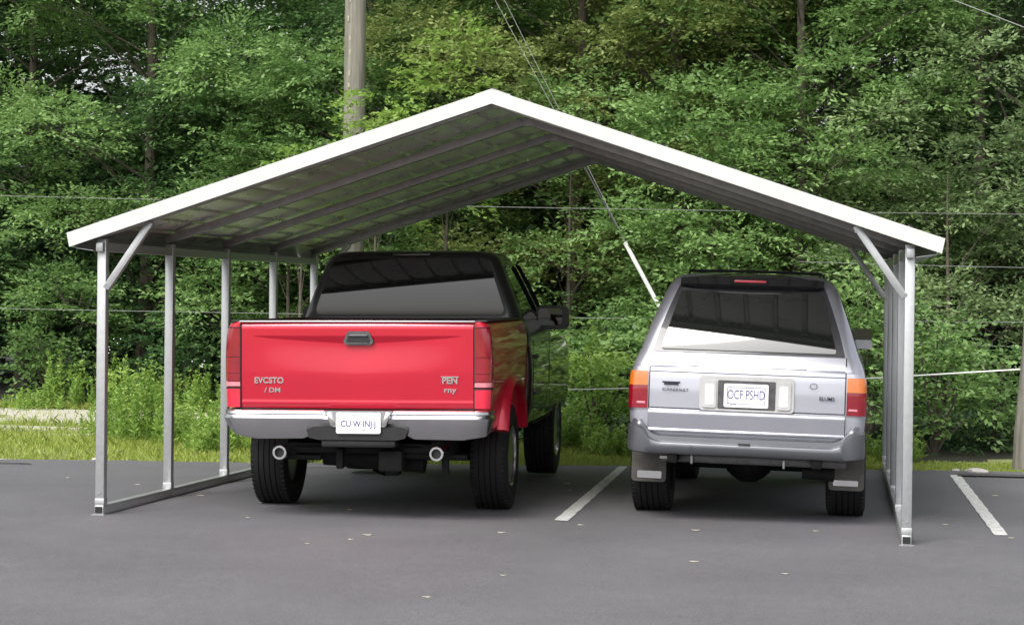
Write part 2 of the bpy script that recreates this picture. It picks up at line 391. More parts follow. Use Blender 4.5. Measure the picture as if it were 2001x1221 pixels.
def tyre(parent, c, r, w, rim_r, side, rimmat, name='wheel'):
    root = empty(name, c); root.parent = parent
    h = w/2; m = MB(); pr = [(-h*.72, rim_r), (-h*.90, rim_r+.02), (-h*1.0, rim_r+(r-rim_r)*.45), (-h*.97, rim_r+(r-rim_r)*.75), (-h*.86, r-.018), (-h*.80, r-.008)]
    ng = 5; a = -h*.74
    for k in range(ng):
        x0 = -h*.74+(h*1.48)*k/ng; x1 = -h*.74+(h*1.48)*(k+1)/ng
        crown = lambda x: r-.006*(x/h)**2
        pr += [(x0+.004, crown(x0)), (x1-.006, crown(x1))]
        if k < ng-1: pr += [(x1-.0045, crown(x1)-.009), (x1+.0025, crown(x1)-.009)]
    pr += [(-a_, r_) for a_, r_ in [(-h*.80, r-.008), (-h*.86, r-.018), (-h*.97, rim_r+(r-rim_r)*.75), (-h*1.0, rim_r+(r-rim_r)*.45), (-h*.90, rim_r+.02), (-h*.72, rim_r)]]
    n = 64; rg = [[(a, rr*math.cos(2*math.pi*k/n), rr*math.sin(2*math.pi*k/n)) for k in range(n)] for a, rr in pr]
    m.rings(rg, False, False)
    # shoulder lugs
    for k in range(60):
        t = 2*math.pi*k/60
        for s in (-1, 1):
            m.box((s*h*.80, (r-.0115)*math.cos(t), (r-.0115)*math.sin(t)), (h*.20, .016, .026), .003, Matrix.Rotation(t, 3, 'X'), 1)
    m.build('tyre', M_['rubber'], root)
    m = MB()
    so = side*h
    m.lathe([(so*.86, rim_r+.012), (so*.93, rim_r+.012), (so*.95, rim_r-.004), (so*.80, rim_r-.02), (so*.25, rim_r-.035), (so*.2, rim_r-.05), (-so*.7, rim_r-.04), (-so*.72, rim_r-.0)], (0,0,0), 48)
    for k in range(5):
        t = 2*math.pi*k/5+.3; d = Vector((0, math.cos(t), math.sin(t)))
        m.box(Vector((so*.62, 0, 0))+d*(rim_r*.52), (.035, rim_r*.95, .075), .01, Matrix.Rotation(t, 3, 'X'))
    m.lathe([(so*.5, .085), (so*.74, .08), (so*.80, .06), (so*.82, .02)], (0,0,0), 24)
    m.build('rim', rimmat, root)
    return root

# ---- red pickup
TY = R(1.5)
tk = empty('pickup_truck', (1.73, 1.30, gz(1.73, 1.3)), TY)
tag(tk, 'red pickup truck with dark cab and chrome bumper under the left half of the carport', 'pickup truck')
X = Matrix.Translation((.013, 0, 0)) @ Matrix.Rotation(-.012, 4, 'Y')
sideprof = [(.60,.885),(.66,.912),(.74,.926),(.86,.934),(1.0,.939),(1.12,.939),(1.22,.936),(1.30,.928),(1.34,.918),(1.368,.898),(1.378,.880)]
m = MB(); rg = [rring(x_, -1.07+(.012 if z > 1.35 else 0), .865, .05, .012, z, bow=.010) for z, x_ in sideprof]
m.rings(rg); bed = m.build('bed_body', [M_['red'], M_['black']], tk)
def arch_cut(cx0, cx1, yc, zc, a, b, pw=2.4):
    c = MB(); n = 40; poly = []
    for k in range(n+1):
        t = math.pi*k/n; ct, st = math.cos(t), math.sin(t)
        poly.append((yc+a*math.copysign(abs(ct)**(2/pw), ct), zc+b*abs(st)**(2/pw)))
    poly += [(yc-a*1.0, -.2), (yc+a*1.0, -.2)]
    c.prism(poly, cx0, cx1, 'x'); return c.build('cutter', [M_['black']])
cs = [arch_cut(.55, 1.3, 0, .42, .53, .50), arch_cut(-1.3, -.55, 0, .42, .53, .50)]
c = MB(); c.box((0, -.10, 1.2), (1.62, 1.82, .75)); cs.append(c.build('cutter', [M_['black']]))
cut(bed, cs)
bed.data.transform(X)
# bed rail caps, gray strip along the tailgate top
m = MB()
for s in (-1, 1): m.box((s*.855, -.10, 1.383), (.10, 1.88, .014), .006)
m.box((0, .83, 1.383), (1.66, .06, .014), .005); m.build('bed_rail_cap', M_['black'], tk, X)
m = MB(); m.box((0, -.10, 1.372), (1.64, 1.80, .012), .004); m.build('bed_cover', M_['black'], tk, X)
# tailgate
def tg_y(x, z):
    y = -1.105 + .012*(x/.82)**2
    q = 1-min(1, abs(x)/.72); up_ = 1.282
    if z > 1.33: y += .02*((z-1.33)/.05)**2
    dep = .016*q**.55 if q > 0 else 0; hb = .055*q**.7+.001
    if z < up_:
        if z > up_-hb: y += dep*(up_-z)/hb
        else:
            t = min(1, (up_-hb-z)/.26); y += dep*(1-t*t*(3-2*t))
    if z < 1.03: y += .006*min(1, (1.03-z)/.2)
    if z < .835: y += -.006*math.exp(-((z-.822)/.006)**2)
    if z < .80: y += .25*(.80-z)
    return y
zz = lin(.782, 1.2, 34)+lin(1.205, 1.3, 30)+lin(1.305, 1.372, 14)
tg = panel([(z, -.812, .816) for z in zz], tg_y, M_['red'], 'tailgate', tk, X, th=.03, nx=80, smooth=60)
m = MB()
for x0, w_ in ((-.819, .006), (.823, .006)): m.box((x0, -1.082, 1.08), (w_, .02, .60))
m.box((0, -1.076, .779), (1.64, .02, .012)); m.build('tailgate_gap', M_['black'], tk, X)
m = MB(); m.box((.002, -1.088, 1.381), (1.66, .034, .014), .005); m.build('tailgate_cap', M_['chrome_dull'], tk, X)
# handle
hx, hz = .019, 1.267
def rr_poly(hw, hh, r, n=6, sk=0):
    o = []
    for qx, qz, a0 in ((1,1,0),(-1,1,90),(-1,-1,180),(1,-1,270)):
        for i in range(n+1):
            a = R(a0+90*i/n); o.append((qx*(hw-r)+r*math.cos(a)-(sk*qx if qz > 0 else 0), qz*(hh-r)+r*math.sin(a)))
    return o
m = MB()
m.prism([(hx+a, hz+b) for a, b in rr_poly(.104, .048, .03, sk=.018)], -1.118, -1.085)
hd = m.build('tailgate_handle', M_['dark_metal'], tk, X)
m = MB(); m.prism([(hx+a*.84, hz-.004+b*.60) for a, b in rr_poly(.100, .045, .022, sk=.012)], -1.1205, -1.116); m.build('handle_recess', M_['black'], hd, X)
m = MB(); m.box((hx, -1.124, hz+.018), (.135, .012, .018), .005); m.box((hx, -1.122, hz-.036), (.15,.008,.006), .002); m.build('handle_lever', M_['dark_metal'], hd, X)
# badges: lettering in relief
text('badge', 'EVCSTO', .058, (-.617, -1.099, .972), M_['chrome'], tk, X, sx=.98, ext=.004, offset=.0016)
text('badge', '/ DM', .046, (-.592, -1.096, .905), M_['chrome'], tk, X, sx=1.2, ext=.004, offset=.001)
text('badge', 'PEN', .062, (.655, -1.099, .976), M_['chrome'], tk, X, sx=1.0, ext=.004, offset=.002)
text('badge', 'rny', .052, (.655, -1.096, .912), M_['chrome'], tk, X, sx=1.25, ext=.004, offset=.001)
m = MB(); m.box((.655, -1.101, 1.003), (.125, .006, .007)); m.build('badge', M_['chrome'], tk, X)
# tail lamps
for s in (-1, 1):
    def lamp(z0, z1, name, mt, inner=.826, dx=0, par=tk):
        m = MB(); rg = []
        for z in lin(z0, z1, 8):
            xo = interp(z, sideprof)+.004; y0 = -1.092
            ring = [(s*inner, -1.06, z), (s*inner, y0, z)]
            for i in range(9):
                a = math.pi/2*i/8; rr = .055; ring.append((s*(xo-rr+rr*math.sin(a)), y0+.008+rr*(1-math.cos(a))-.008*(1-i/8), z))
            ring += [(s*xo, -.985, z), (s*(xo-.02), -.985, z)]
            rg.append(ring)
        m.rings(rg); return m.build(name, mt, par, X)
    tl = lamp(.968, 1.335, 'tail_lamp', M_['lamp_red'])
    lamp(1.132, 1.137, 'lens_divider', M_['black'], inner=.825, par=tl)
    lamp(1.02, 1.024, 'lens_divider', M_['black'], inner=.825, par=tl)
    lamp(.932, .962, 'reversing_lens', M_['lens_pink'], par=tl)
    lamp(.786, .914, 'corner_panel', M_['lamp_red2']); lamp(1.343, 1.370, 'corner_panel', M_['red'])
    lamp(.915, .924, 'lamp_base', M_['black'], par=tl)
    lamp(1.336, 1.342, 'lamp_top_gap', M_['black'], par=tl)
# bumper (chrome, thick face with a stepped top and wrap-around ends)
def bumper(parent, xf, path, sect, mt, name='rear_bumper'):
    """path: list of (x, y, nx, ny); sect(u) -> list of (out, z)"""
    rg = []
    for (x, y, nx_, ny_), u in path:
        rg.append([(x+nx_*o, y+ny_*o, z) for o, z in sect(u)])
    m = MB(); m.rings(rg); return m.build(name, mt, parent, xf, smooth=40)
def wrap_path(hw, y0, bow, rc, ylen, n=40):
    out = []
    for i in range(n+1):
        x = -(hw-rc)+2*(hw-rc)*i/n; out.append(((x, y0+bow*(x/hw)**2, 0, -1), x))
    yc = y0+bow*((hw-rc)/hw)**2
    right = []
    for i in range(1, 9):
        a = math.pi/2*i/8; right.append(((hw-rc+rc*math.sin(a), yc+rc-rc*math.cos(a), math.sin(a), -math.cos(a)), hw-rc+rc*math.sin(a)))
    right.append(((hw, yc+rc+ylen, 1, 0), hw+.02))
    left = [((-x, y, -nx_, ny_), -u) for (x, y, nx_, ny_), u in right][::-1]
    return left+out+right
def tk_sect(u):
    a = abs(u-.03)
    zb = interp(a, [(0,.655),(.26,.652),(.31,.62),(.38,.578),(.72,.572),(.86,.595),(.93,.65),(.97,.68)])
    zt = .772 if a > .24 else .768
    return [(0, zt), (.024, zt), (.036, zt-.008), (.038, zt-.026), (.030, zt-.034), (.034, zt-.042), (.046, zt-.056), (.045, zt-.064), (.020, zb+.012), (.012, zb), (0, zb)]
bp = bumper(tk, X, wrap_path(.896, -1.15, .030, .06, .20, 60), tk_sect, M_['chrome_dull'])
# bright licence recess with folded cheeks
m = MB()
m.prism([(-.205,.772),(.275,.772),(.235,.700),(.215,.655),(-.145,.655),(-.165,.700)], -1.200, -1.170)
m.box((-.155,-1.205,.715), (.035,.03,.10), .008, Matrix.Rotation(R(-18),3,'Y')); m.box((.232,-1.205,.715), (.035,.03,.10), .008, Matrix.Rotation(R(18),3,'Y'))
m.build('licence_recess', M_['chrome'], bp, X)
m = MB(); m.prism([(.040+a,.690+b) for a, b in rr_poly(.155,.072,.012)], -1.222, -1.218); pl = m.build('licence_plate', M_['plate'], tk, X)
text('plate_text', 'CU·W·INJ·J', .060, (.040,-1.2225,.682), M_['ink'], pl, X, sx=.86, ext=.0005, offset=.001)
text('plate_text', 'IIIIII', .018, (.075,-1.2225,.640), M_['ink'], pl, X, ext=.0005)
m = MB(); m.box((.04,-1.2228,.742),(.09,.001,.004)); m.build('plate_stripe', M_['ink'], pl, X)
m = MB(); m.prism([(-.33,.640),(-.28,.662),(.33,.662),(.38,.640),(.36,.585),(.30,.572),(-.24,.572),(-.31,.585)], -1.20, -1.04)
m.box((.03,-1.10,.545),(.52,.16,.05),.012); m.build('hitch_step', M_['black'], bp, X)
# undercarriage
m = MB()
m.box((.03,-.95,.50),(1.10,.10,.07),.015); m.box((0,-.6,.52),(.9,.8,.03)); m.box((-.55,-.3,.50),(.09,1.4,.13),.01); m.box((.55,-.3,.50),(.09,1.4,.13),.01)
m.box((.235,-.98,.42),(.17,.22,.15),.02); m.box((.20,-.8,.36),(.10,.1,.12),.01)
m.box((-.13,-1.02,.43),(.05,.06,.14),.01); m.box((.60,-.96,.38),(.05,.05,.12),.01)
m.tube([(-.72,0,.385),(.72,0,.385)], .045, 12); m.lathe([(-.11,.05),(-.08,.12),(0,.15),(.08,.12),(.11,.05)], (-.02,0,.37), 20)
m.tube([(-.3,-.75,.45),(.42,-.75,.40)], .09, 14); m.box((0,1.6,.42),(1.3,2.2,.06)); m.box((.1,.5,.40),(.7,.5,.12),.03)
m.tube([(-.62,-.98,.44),(-.28,-.96,.43)], .02, 8); m.tube([(.28,-.96,.45),(.75,-.96,.44)], .022, 8)
m.build('undercarriage', M_['under'], tk, X)
for x_ in (-.530, .569):
    m = MB(); m.lathe([(0,.034),(0,.047),(.004,.050),(.30,.050),(.30,.040),(.012,.040),(.012,.034)], (x_,-1.155,.478), 28, 'y', False); ex = m.build('exhaust_tip', M_['chrome'], tk, X)
    m = MB(); m.lathe([(.03,.039),(.034,.01)], (x_,-1.155,.478), 28, 'y'); m.build('exhaust_bore', M_['black'], ex, X)
for s in (-1, 1):
    tyre(tk, (s*.815, 0, .385), .385, .275, .215, s, M_['chrome_dull'])
    tyre(tk, (s*.815, 2.96, .385), .385, .265, .215, s, M_['chrome_dull'])
    # fender flare
    m = MB(); rg = []; n = 36
    for k in range(n+1):
        t = .22+(math.pi-.5)*k/n; ct, st = math.cos(t), math.sin(t)
        ex_ = 2/2.4
        def pt(e): return (0-(.53+e)*math.copysign(abs(ct)**ex_, ct)*-1, .42+(.50+e)*math.copysign(abs(st)**ex_, st))
        a, b = pt(-.012), pt(.05)
        am, bm_ = pt(.015), pt(.035)
        rg.append([(s*.90, a[0], a[1]), (s*.975, a[0], a[1]), (s*.985, am[0], am[1]), (s*.970, bm_[0], bm_[1]), (s*.945, b[0], b[1]), (s*.90, b[0], b[1])])
    m.rings(rg); m.build('fender_flare', M_['red'], tk, X)
    m = MB(); m.box((s*.940,-.55,1.075),(.006,.85,.018),.003); m.build('side_moulding', M_['red'], tk, X)
# cab + hood shell
cabp = [(.52,.88,.88,3.80,.05),(.56,.925,.88,3.88,.05),(.66,.952,.88,3.92,.05),(.80,.962,.88,3.93,.05),(.98,.966,.88,3.93,.05),(1.08,.962,.88,3.90,.05),(1.16,.952,.88,3.80,.06),(1.20,.93,.88,3.70,.06)]
m = MB(); m.rings([rring(hw, a, b, .05, .25, z) for z, hw, a, b, r_ in cabp]); cab = m.build('cab_body', [M_['maroon'], M_['black']], tk)
cut(cab, [arch_cut(.55, 1.3, 2.96, .42, .50, .48), arch_cut(-1.3, -.55, 2.96, .42, .50, .48)]); cab.data.transform(X)
ghp = [(1.19,.945,.885,2.62),(1.26,.935,.890,2.58),(1.33,.905,.893,2.50),(1.345,.885,.895,2.48),(1.45,.852,.907,2.38),(1.60,.795,.920,2.22),(1.74,.738,.944,2.05),(1.83,.700,.964,1.93),(1.872,.672,.982,1.85),(1.90,.63,1.02,1.78),(1.915,.55,1.10,1.70),(1.922,.38,1.2,1.6)]
m = MB(); m.rings([rring(hw, a, b, min(.11, hw*.3), .16, z, bow=.009) for z, hw, a, b in ghp]); m.build('cab_roof', M_['cabgrey'], tk, X, smooth=50)
def gh_y(x, z):
    hw = interp(z, [(r_[0], r_[1]) for r_ in ghp]); y0 = interp(z, [(r_[0], r_[2]) for r_ in ghp]); return y0+.009*(x/hw)**2
seal = panel(rows_round(1.395, 1.868, .790, .634, .07, cx=-.004), lambda x, z: gh_y(x, z)-.006, M_['black'], 'rear_window_seal', tk, X, th=.01)
panel(rows_round(1.412, 1.852, .768, .620, .06, cx=-.004, n=30), lambda x, z: .894+.012*(z-1.41)+.3*(z-1.41)**2+.005*(x/.7)**2, M_['glass_dark'], 'rear_window', tk, X)
m = MB(); m.box((.0,.99,1.885),(.30,.03,.022),.006); bl = m.build('cab_brake_lamp', M_['glass_dark'], tk, X)
# side windows, door, mirrors
for s in (-1, 1):
    m = MB()
    def sx_(z): return interp(z, [(r_[0], r_[1]) for r_ in ghp])
    rows = []
    for z in lin(1.37, 1.80, 10):
        f = (z-1.37)/.43; rows.append([(s*(sx_(z)+.004), y, z) for y in lin(1.10+.05*f, 2.16-.34*f, 8)])
    m.grid(lambda i, j: rows[j][i], 7, 9); m.build('side_window', M_['glass_dark'], tk, X)
    m = MB(); m.box((s*.967,1.02,.88),(.004,.008,.66)); m.box((s*.967,2.10,.88),(.004,.008,.66)); m.box((s*.966,1.56,.56),(.004,1.08,.008)); m.build('door_seam', M_['black'], tk, X)
    m = MB(); m.box((s*.975,1.14,1.08),(.02,.17,.035),.008); m.build('door_handle', M_['black'], tk, X)
    m = MB(); m.box((s*.972,1.56,.80),(.012,1.04,.05),.005); m.build('door_moulding', M_['maroon'], tk, X)
    m = MB(); m.bar((s*.90,2.12,1.38),(s*.98,2.08,1.40),.05,.06,.01)
    m.prism([(s*1.0+a*1.0+ (0), 1.378+b) for a, b in rr_poly(.135,.100,.05)], 2.00, 2.09)
    mi_ = m.build('side_mirror', M_['black'], tk, X)
    m = MB(); m.prism([(s*.985+a, 1.385+b) for a, b in rr_poly(.10,.07,.03)], 1.995, 1.999); m.build('mirror_glass', M_['glass_dark'], mi_, X)
    # window visor
    m = MB(); m.rings([[(s*(sx_(z)+.012), y-.035, z), (s*(sx_(z)+.05), y-.01, z-.01), (s*(sx_(z)+.012), y+.045, z)] for z, y in ((1.42,2.18),(1.60,2.03),(1.76,1.88),(1.82,1.80))]); m.build('window_visor', M_['black'], tk, X)

# ---- silver SUV
sv = empty('parked_suv', (4.40, 1.62, gz(4.4, 1.6)), R(-.5))
tag(sv, 'silver SUV with amber and red tail lamps under the right half of the carport', 'suv')
X = Matrix.Rotation(.020, 4, 'Y')
svp = [(.50,.76,-.80,3.2),(.54,.785,-.83,3.28),(.66,.815,-.845,3.32),(.78,.825,-.85,3.33),(.92,.825,-.852,3.33),(1.02,.820,-.845,3.28),(1.09,.805,-.83,3.15)]
m = MB(); m.rings([rring(hw, a, b, .08, .2, z, bow=.02) for z, hw, a, b in svp]); sb = m.build('lower_body', [M_['silver'], M_['black']], sv)
cut(sb, [arch_cut(.5, 1.2, 0, .40, .46, .42), arch_cut(-1.2, -.5, 0, .40, .46, .42), arch_cut(.5, 1.2, 2.62, .40, .46, .42), arch_cut(-1.2, -.5, 2.62, .40, .46, .42)]); sb.data.transform(X)
sgp = [(1.085,.806,-.830,2.25),(1.13,.792,-.812,2.16),(1.17,.775,-.790,2.08),(1.20,.762,-.775,2.02),(1.35,.712,-.711,1.80),(1.50,.658,-.637,1.58),(1.60,.620,-.581,1.45),(1.66,.593,-.545,1.36),(1.705,.560,-.49,1.28),(1.735,.515,-.43,1.2),(1.75,.44,-.33,1.1),(1.757,.3,-.2,.95)]
m = MB(); m.rings([rring(hw, a, b, min(.09, hw*.3), .15, z, bow=.007) for z, hw, a, b in sgp]); m.build('upper_body', M_['silver'], sv, X, smooth=50)
def sg_y(x, z):
    tab = svp+sgp if z < 1.085 else sgp
    hw = interp(z, [(r_[0], r_[1]) for r_ in tab]); y0 = interp(z, [(r_[0], r_[2]) for r_ in tab]); bw = .02 if z < 1.085 else .007
    return y0+bw*(x/hw)**2
M_['suv_dark'] = mat('dark_grey_trim', (.045,.046,.052), .35, .2, coat=.4)
panel([(1.19,-.668,.668),(1.20,-.668,.668),(1.35,-.627,.627),(1.50,-.575,.575),(1.62,-.530,.530),(1.66,-.512,.512),(1.69,-.49,.49)], lambda x, z: sg_y(x, z)-.005, M_['suv_dark'], 'hatch_frame', sv, X, th=.01)
panel(rows_round(1.210, 1.622, .612, .496, .02, n=30), lambda x, z: -.789+.37*(z-1.2)+.275*(z-1.2)**2+.004*(x/.6)**2, M_['glass_suv'], 'rear_window', sv, X)
m = MB(); m.rings([[(x_, -.60+.05*(x_/.5)**2, 1.650-.012*(x_/.5)**2), (x_, -.625+.05*(x_/.5)**2, 1.672), (x_, -.60+.05*(x_/.5)**2, 1.735-.02*(x_/.5)**2), (x_, -.30, 1.757-.03*(x_/.5)**2), (x_, -.30, 1.70)] for x_ in lin(-.505, .505, 15)])
m.build('roof_spoiler', M_['black_gloss'], sv, X)
m = MB(); m.box((-.010,-.622,1.698),(.225,.012,.018),.004); m.build('high_brake_lamp', M_['lamp_red2'], sv, X)
m = MB()
for s in (-1, 1):
    m.tube([(s*.47,-.25,1.745),(s*.47,-.2,1.772),(s*.475,1.0,1.775),(s*.475,1.08,1.745)], .009, 8)
for y_ in (-.12, .65): m.tube([(-.47,y_,1.772),(-.25,y_,1.778),(.25,y_,1.778),(.47,y_,1.772)], .007, 8)
m.build('roof_rack', M_['black'], sv, X)
# hatch panels: separate raised skins so that the shut lines show
panel([(z, -.676, .676) for z in (1.098, 1.12, 1.15, 1.178, 1.184)], lambda x, z: sg_y(x, z)-.006, M_['silver'], 'hatch_upper_panel', sv, X, th=.008)
panel([(z, -.676, .676) for z in lin(1.052, 1.0925, 5)], lambda x, z: sg_y(x, z)-.006, M_['silver'], 'hatch_rail_panel', sv, X, th=.008)
panel([(z, -.676, .676) for z in lin(.800, 1.046, 12)], lambda x, z: sg_y(x, z)-.006, M_['silver'], 'hatch_main_panel', sv, X, th=.008)
def lo_y(x, z):
    t = max(0, min(1, (z-.632)/.162)); return sg_y(x, z)-.006-(.030*t/.82 if t < .82 else .030*max(0, 1-((t-.82)/.18)**2))**1.0 - (.016 if z < .646 else 0)
panel([(z, -.680, .680) for z in lin(.632, .794, 16)], lo_y, M_['silver'], 'lower_hatch_panel', sv, X, th=.02)
panel([(z, -.684, .684) for z in lin(.628, 1.186, 12)], lambda x, z: sg_y(x, z)-.002, M_['black'], 'hatch_gap', sv, X, th=.004)
# corner lamps
for s in (-1, 1):
    def slamp(z0, z1, name, mt, par, inner=.690, out=.004):
        m = MB(); rg = []
        for z in lin(z0, z1, 6):
            xo = interp(z, [(r_[0], r_[1]) for r_ in svp])+out; yb = sg_y(.69, z)-.012; ring = [(s*inner, yb+.04, z), (s*inner, yb, z)]
            for i in range(8):
                a = math.pi/2*i/7; rr = .06; ring.append((s*(xo-rr+rr*math.sin(a)), yb+rr*(1-math.cos(a)), z))
            ring += [(s*xo, yb+.16, z), (s*(xo-.02), yb+.16, z)]; rg.append(ring)
        m.rings(rg); return m.build(name, mt, par, X)
    tl = slamp(.790, .948, 'tail_lamp', M_['lamp_red'], sv)
    slamp(.950, 1.050, 'indicator_lens', M_['lamp_amber'], tl)
    slamp(.9475, .9505, 'lens_divider', M_['black'], tl, out=.002)
    m = MB(); m.box((s*.735, sg_y(.69,.83)-.014+.0, .828), (.062,.006,.016), .003); m.build('reversing_lens', M_['lens_pink'], tl, X)
# number plate housing
m = MB()
o_ = rr_poly(.327, .120, .025); 
m.prism([(a+.003, .912+b) for a, b in o_], -.872, -.845); hs_ = m.build('plate_housing', M_['housing'], sv, X)
m = MB(); m.prism([(.003+a, .905+b) for a, b in rr_poly(.200,.100,.01)], -.8735, -.870); m.build('plate_recess', M_['dark_metal'], hs_, X)
for s in (-1, 1):
    m = MB(); m.prism([(.003+s*.258+a, .908+b) for a, b in rr_poly(.048,.095,.018)], -.884, -.868); q = m.build('reversing_lamp', M_['housing'], hs_, X)
    m = MB(); m.prism([(.003+s*.256+a, .905+b) for a, b in rr_poly(.030,.072,.012)], -.887, -.882); m.build('clear_lens', M_['lamp_clear'], q, X)
m = MB(); m.prism([(.0+a, .902+b) for a, b in rr_poly(.154,.082,.012)], -.880, -.876); pl = m.build('licence_plate', M_['plate'], sv, X)
text('plate_text', 'OCF PSHD', .092, (0,-.8805,.905), M_['ink'], pl, X, sx=.60, ext=.0005)
text('plate_text', 'CAM', .030, (-.10,-.8805,.838), M_['ink'], pl, X, ext=.0005)
m = MB()
for q in (-.13,.13):
    m.box((q,-.8805,.900),(.004,.001,.11))
m.box((0,-.8805,.958),(.26,.001,.004)); m.box((0,-.8805,.845),(.26,.001,.003)); m.build('plate_border', M_['ink'], pl, X)
m = MB(); m.box((-.525,-.868,.978),(.125,.006,.012),.002); m.box((-.525,-.867,.966),(.10,.006,.014),.002); m.build('badge', M_['ink2'], sv, X)
text('badge', 'RUNNERAULT', .030, (-.495,-.864,.925), M_['ink2'], sv, X, sx=.95, ext=.001)
text('badge', 'ELUMS', .036, (.555,-.862,.900), M_['ink2'], sv, X, sx=1.0, ext=.001, offset=.0006)
m = MB(); n = 28; rg = []
for k in range(n):
    t = 2*math.pi*k/n; rg.append(k)
ri = [[(.462+(.022+d)*math.cos(2*math.pi*k/n), -.866-e, .985+(.017+d*.8)*math.sin(2*math.pi*k/n)) for k in range(n)] for d, e in ((0,0),(0,.003),(.004,.003),(.004,0))]
m.rings(ri, False, False); m.build('lock_ring', M_['ink2'], sv, X)
# bumper
def sv_sect(u):
    a = abs(u); zt = interp(a, [(0,.600),(.60,.600),(.66,.618),(.70,.665),(.735,.705),(.80,.715),(.86,.71)])
    zb = interp(a, [(0,.482),(.70,.476),(.80,.49),(.86,.53)])
    st = .0 if a > .69 else 1
    return [(-.03, zt+.004), (.0, zt+.004), (.010, zt), (.014, zt-.012-.02*st), (.022+.028*st, zt-.030-.01*st), (.046+.008*st, zt-.045), (.050+.006*st, zb+.05), (.044, zb+.010), (.03, zb), (-.03, zb)]
sbp = bumper(sv, X, wrap_path(.778, -.885, .02, .06, .22, 60), sv_sect, M_['silver_dark'])
m = MB(); m.box((0,-.944,.569),(.085,.012,.012),.003); m.build('bumper_step_notch', M_['black'], sbp, X)
m = MB(); m.tube([(-.365,-.936,.535),(-.365,-.945,.535)], .010, 10); m.build('tow_sensor', M_['dark_metal'], sbp, X)
# underneath
m = MB()
m.box((.05,-.70,.440),(1.30,.05,.060),.01); m.build('tow_bar', M_['dark_metal'], sv, X)
for a_, b_ in (((-.375,-.735,.435),(.016,.03,.065)), ((.27,-.735,.425),(.016,.03,.06)), ((-.56,-.735,.44),(.08,.02,.022))):
    m = MB(); m.box(a_, b_, .003); m.build('tow_bar_bracket', M_['galv'], sv, X)
m = MB()
m.tube([(-.62,0,.36),(.62,0,.36)], .045, 12); m.lathe([(-.16,.05),(-.12,.09),(-.05,.13),(.05,.13),(.12,.09),(.16,.05)], (-.01,0,.355), 22)
m.box((0,1.0,.44),(1.2,3.2,.05)); m.tube([(.40,-.6,.37),(.62,-.62,.36)], .05, 12); m.box((-.5,-.3,.46),(.07,1.2,.09),.01); m.box((.5,-.3,.46),(.07,1.2,.09),.01)
m.box((0,-.4,.46),(.9,.5,.06),.02); m.box((.2,2.2,.36),(.5,.6,.1),.02)
m.build('undercarriage', M_['under'], sv, X)
for s, zb, zt in ((-1, .235, .50), (1, .235, .50)):
    m = MB(); m.prism([(s*.705+a, (zb+zt)/2+b) for a, b in rr_poly(.125, (zt-zb)/2, .03)], -.44, -.43); fl = m.build('mud_flap', M_['flap'], sv, X)
    m = MB(); m.prism([(s*.700+a, zb+.052+b) for a, b in rr_poly(.088, .026 if s < 0 else .020, .008)], -.444, -.4385); m.build('flap_plate', M_['chrome_dull'], fl, X)
for s in (-1, 1):
    tyre(sv, (s*.705, 0, .362), .362, .285, .20, s, M_['chrome_dull'])
    tyre(sv, (s*.705, 2.62, .362), .362, .27, .20, s, M_['chrome_dull'])
    m = MB()
    def sx2(z): return interp(z, [(r_[0], r_[1]) for r_ in sgp])
    for ya, yb in ((-.45,.42),(.50,1.30),(1.36,1.85)):
        rows = []
        for z in lin(1.21, 1.62, 8):
            f = (z-1.21)/.41; rows.append([(s*(sx2(z)+.004), y-(.30*f if (y > 1.5) else 0)*(1 if ya > 1.3 else 0)+(.16*f if (ya < 0 and y < 0) else 0), z) for y in lin(ya, yb, 6)])
        m.grid(lambda i, j: rows[j][i], 5, 7)
    m.build('side_window', M_['glass_dark'], sv, X)
    m = MB()
    m.bar((s*.72,1.68,1.25),(s*.79,1.66,1.26),.04,.06,.01); m.prism([(s*.792+a, 1.275+b) for a, b in rr_poly(.075,.085,.03)], 1.58, 1.67)
    q = m.build('side_mirror', M_['black_gloss'], sv, X)
    m = MB(); m.prism([(s*.795+a, 1.232+b) for a, b in rr_poly(.078,.036,.02)], 1.57, 1.672); m.build('mirror_shell', M_['silver'], q, X)
    m = MB(); m.box((s*.828,1.3,.70),(.016,2.0,.07),.006); m.build('side_moulding', M_['silver_dark'], sv, X)
#@@PART2
# ------------------------------------------------------------------ foliage
def leaf_mat(name, ca, cb, trans=.42, rough=.5):
    """leaf colour varies from spray to spray (attribute tint); thin leaves let some light through"""
    m = bpy.data.materials.new(name); m.use_nodes = True
    n = m.node_tree.nodes; l = m.node_tree.links; b = n['Principled BSDF']
    at = n.new('ShaderNodeAttribute'); at.attribute_name = 'tint'
    mx = n.new('ShaderNodeMix'); mx.data_type = 'RGBA'; mx.inputs[6].default_value = (*ca, 1); mx.inputs[7].default_value = (*cb, 1)
    l.new(at.outputs['Fac'], mx.inputs[0]); l.new(mx.outputs[2], b.inputs['Base Color'])
    b.inputs['Roughness'].default_value = rough
    tr = n.new('ShaderNodeBsdfTranslucent'); l.new(mx.outputs[2], tr.inputs['Color'])
    ms = n.new('ShaderNodeMixShader'); ms.inputs[0].default_value = trans
    l.new(b.outputs[0], ms.inputs[1]); l.new(tr.outputs[0], ms.inputs[2]); l.new(ms.outputs[0], n['Material Output'].inputs[0])
    return m
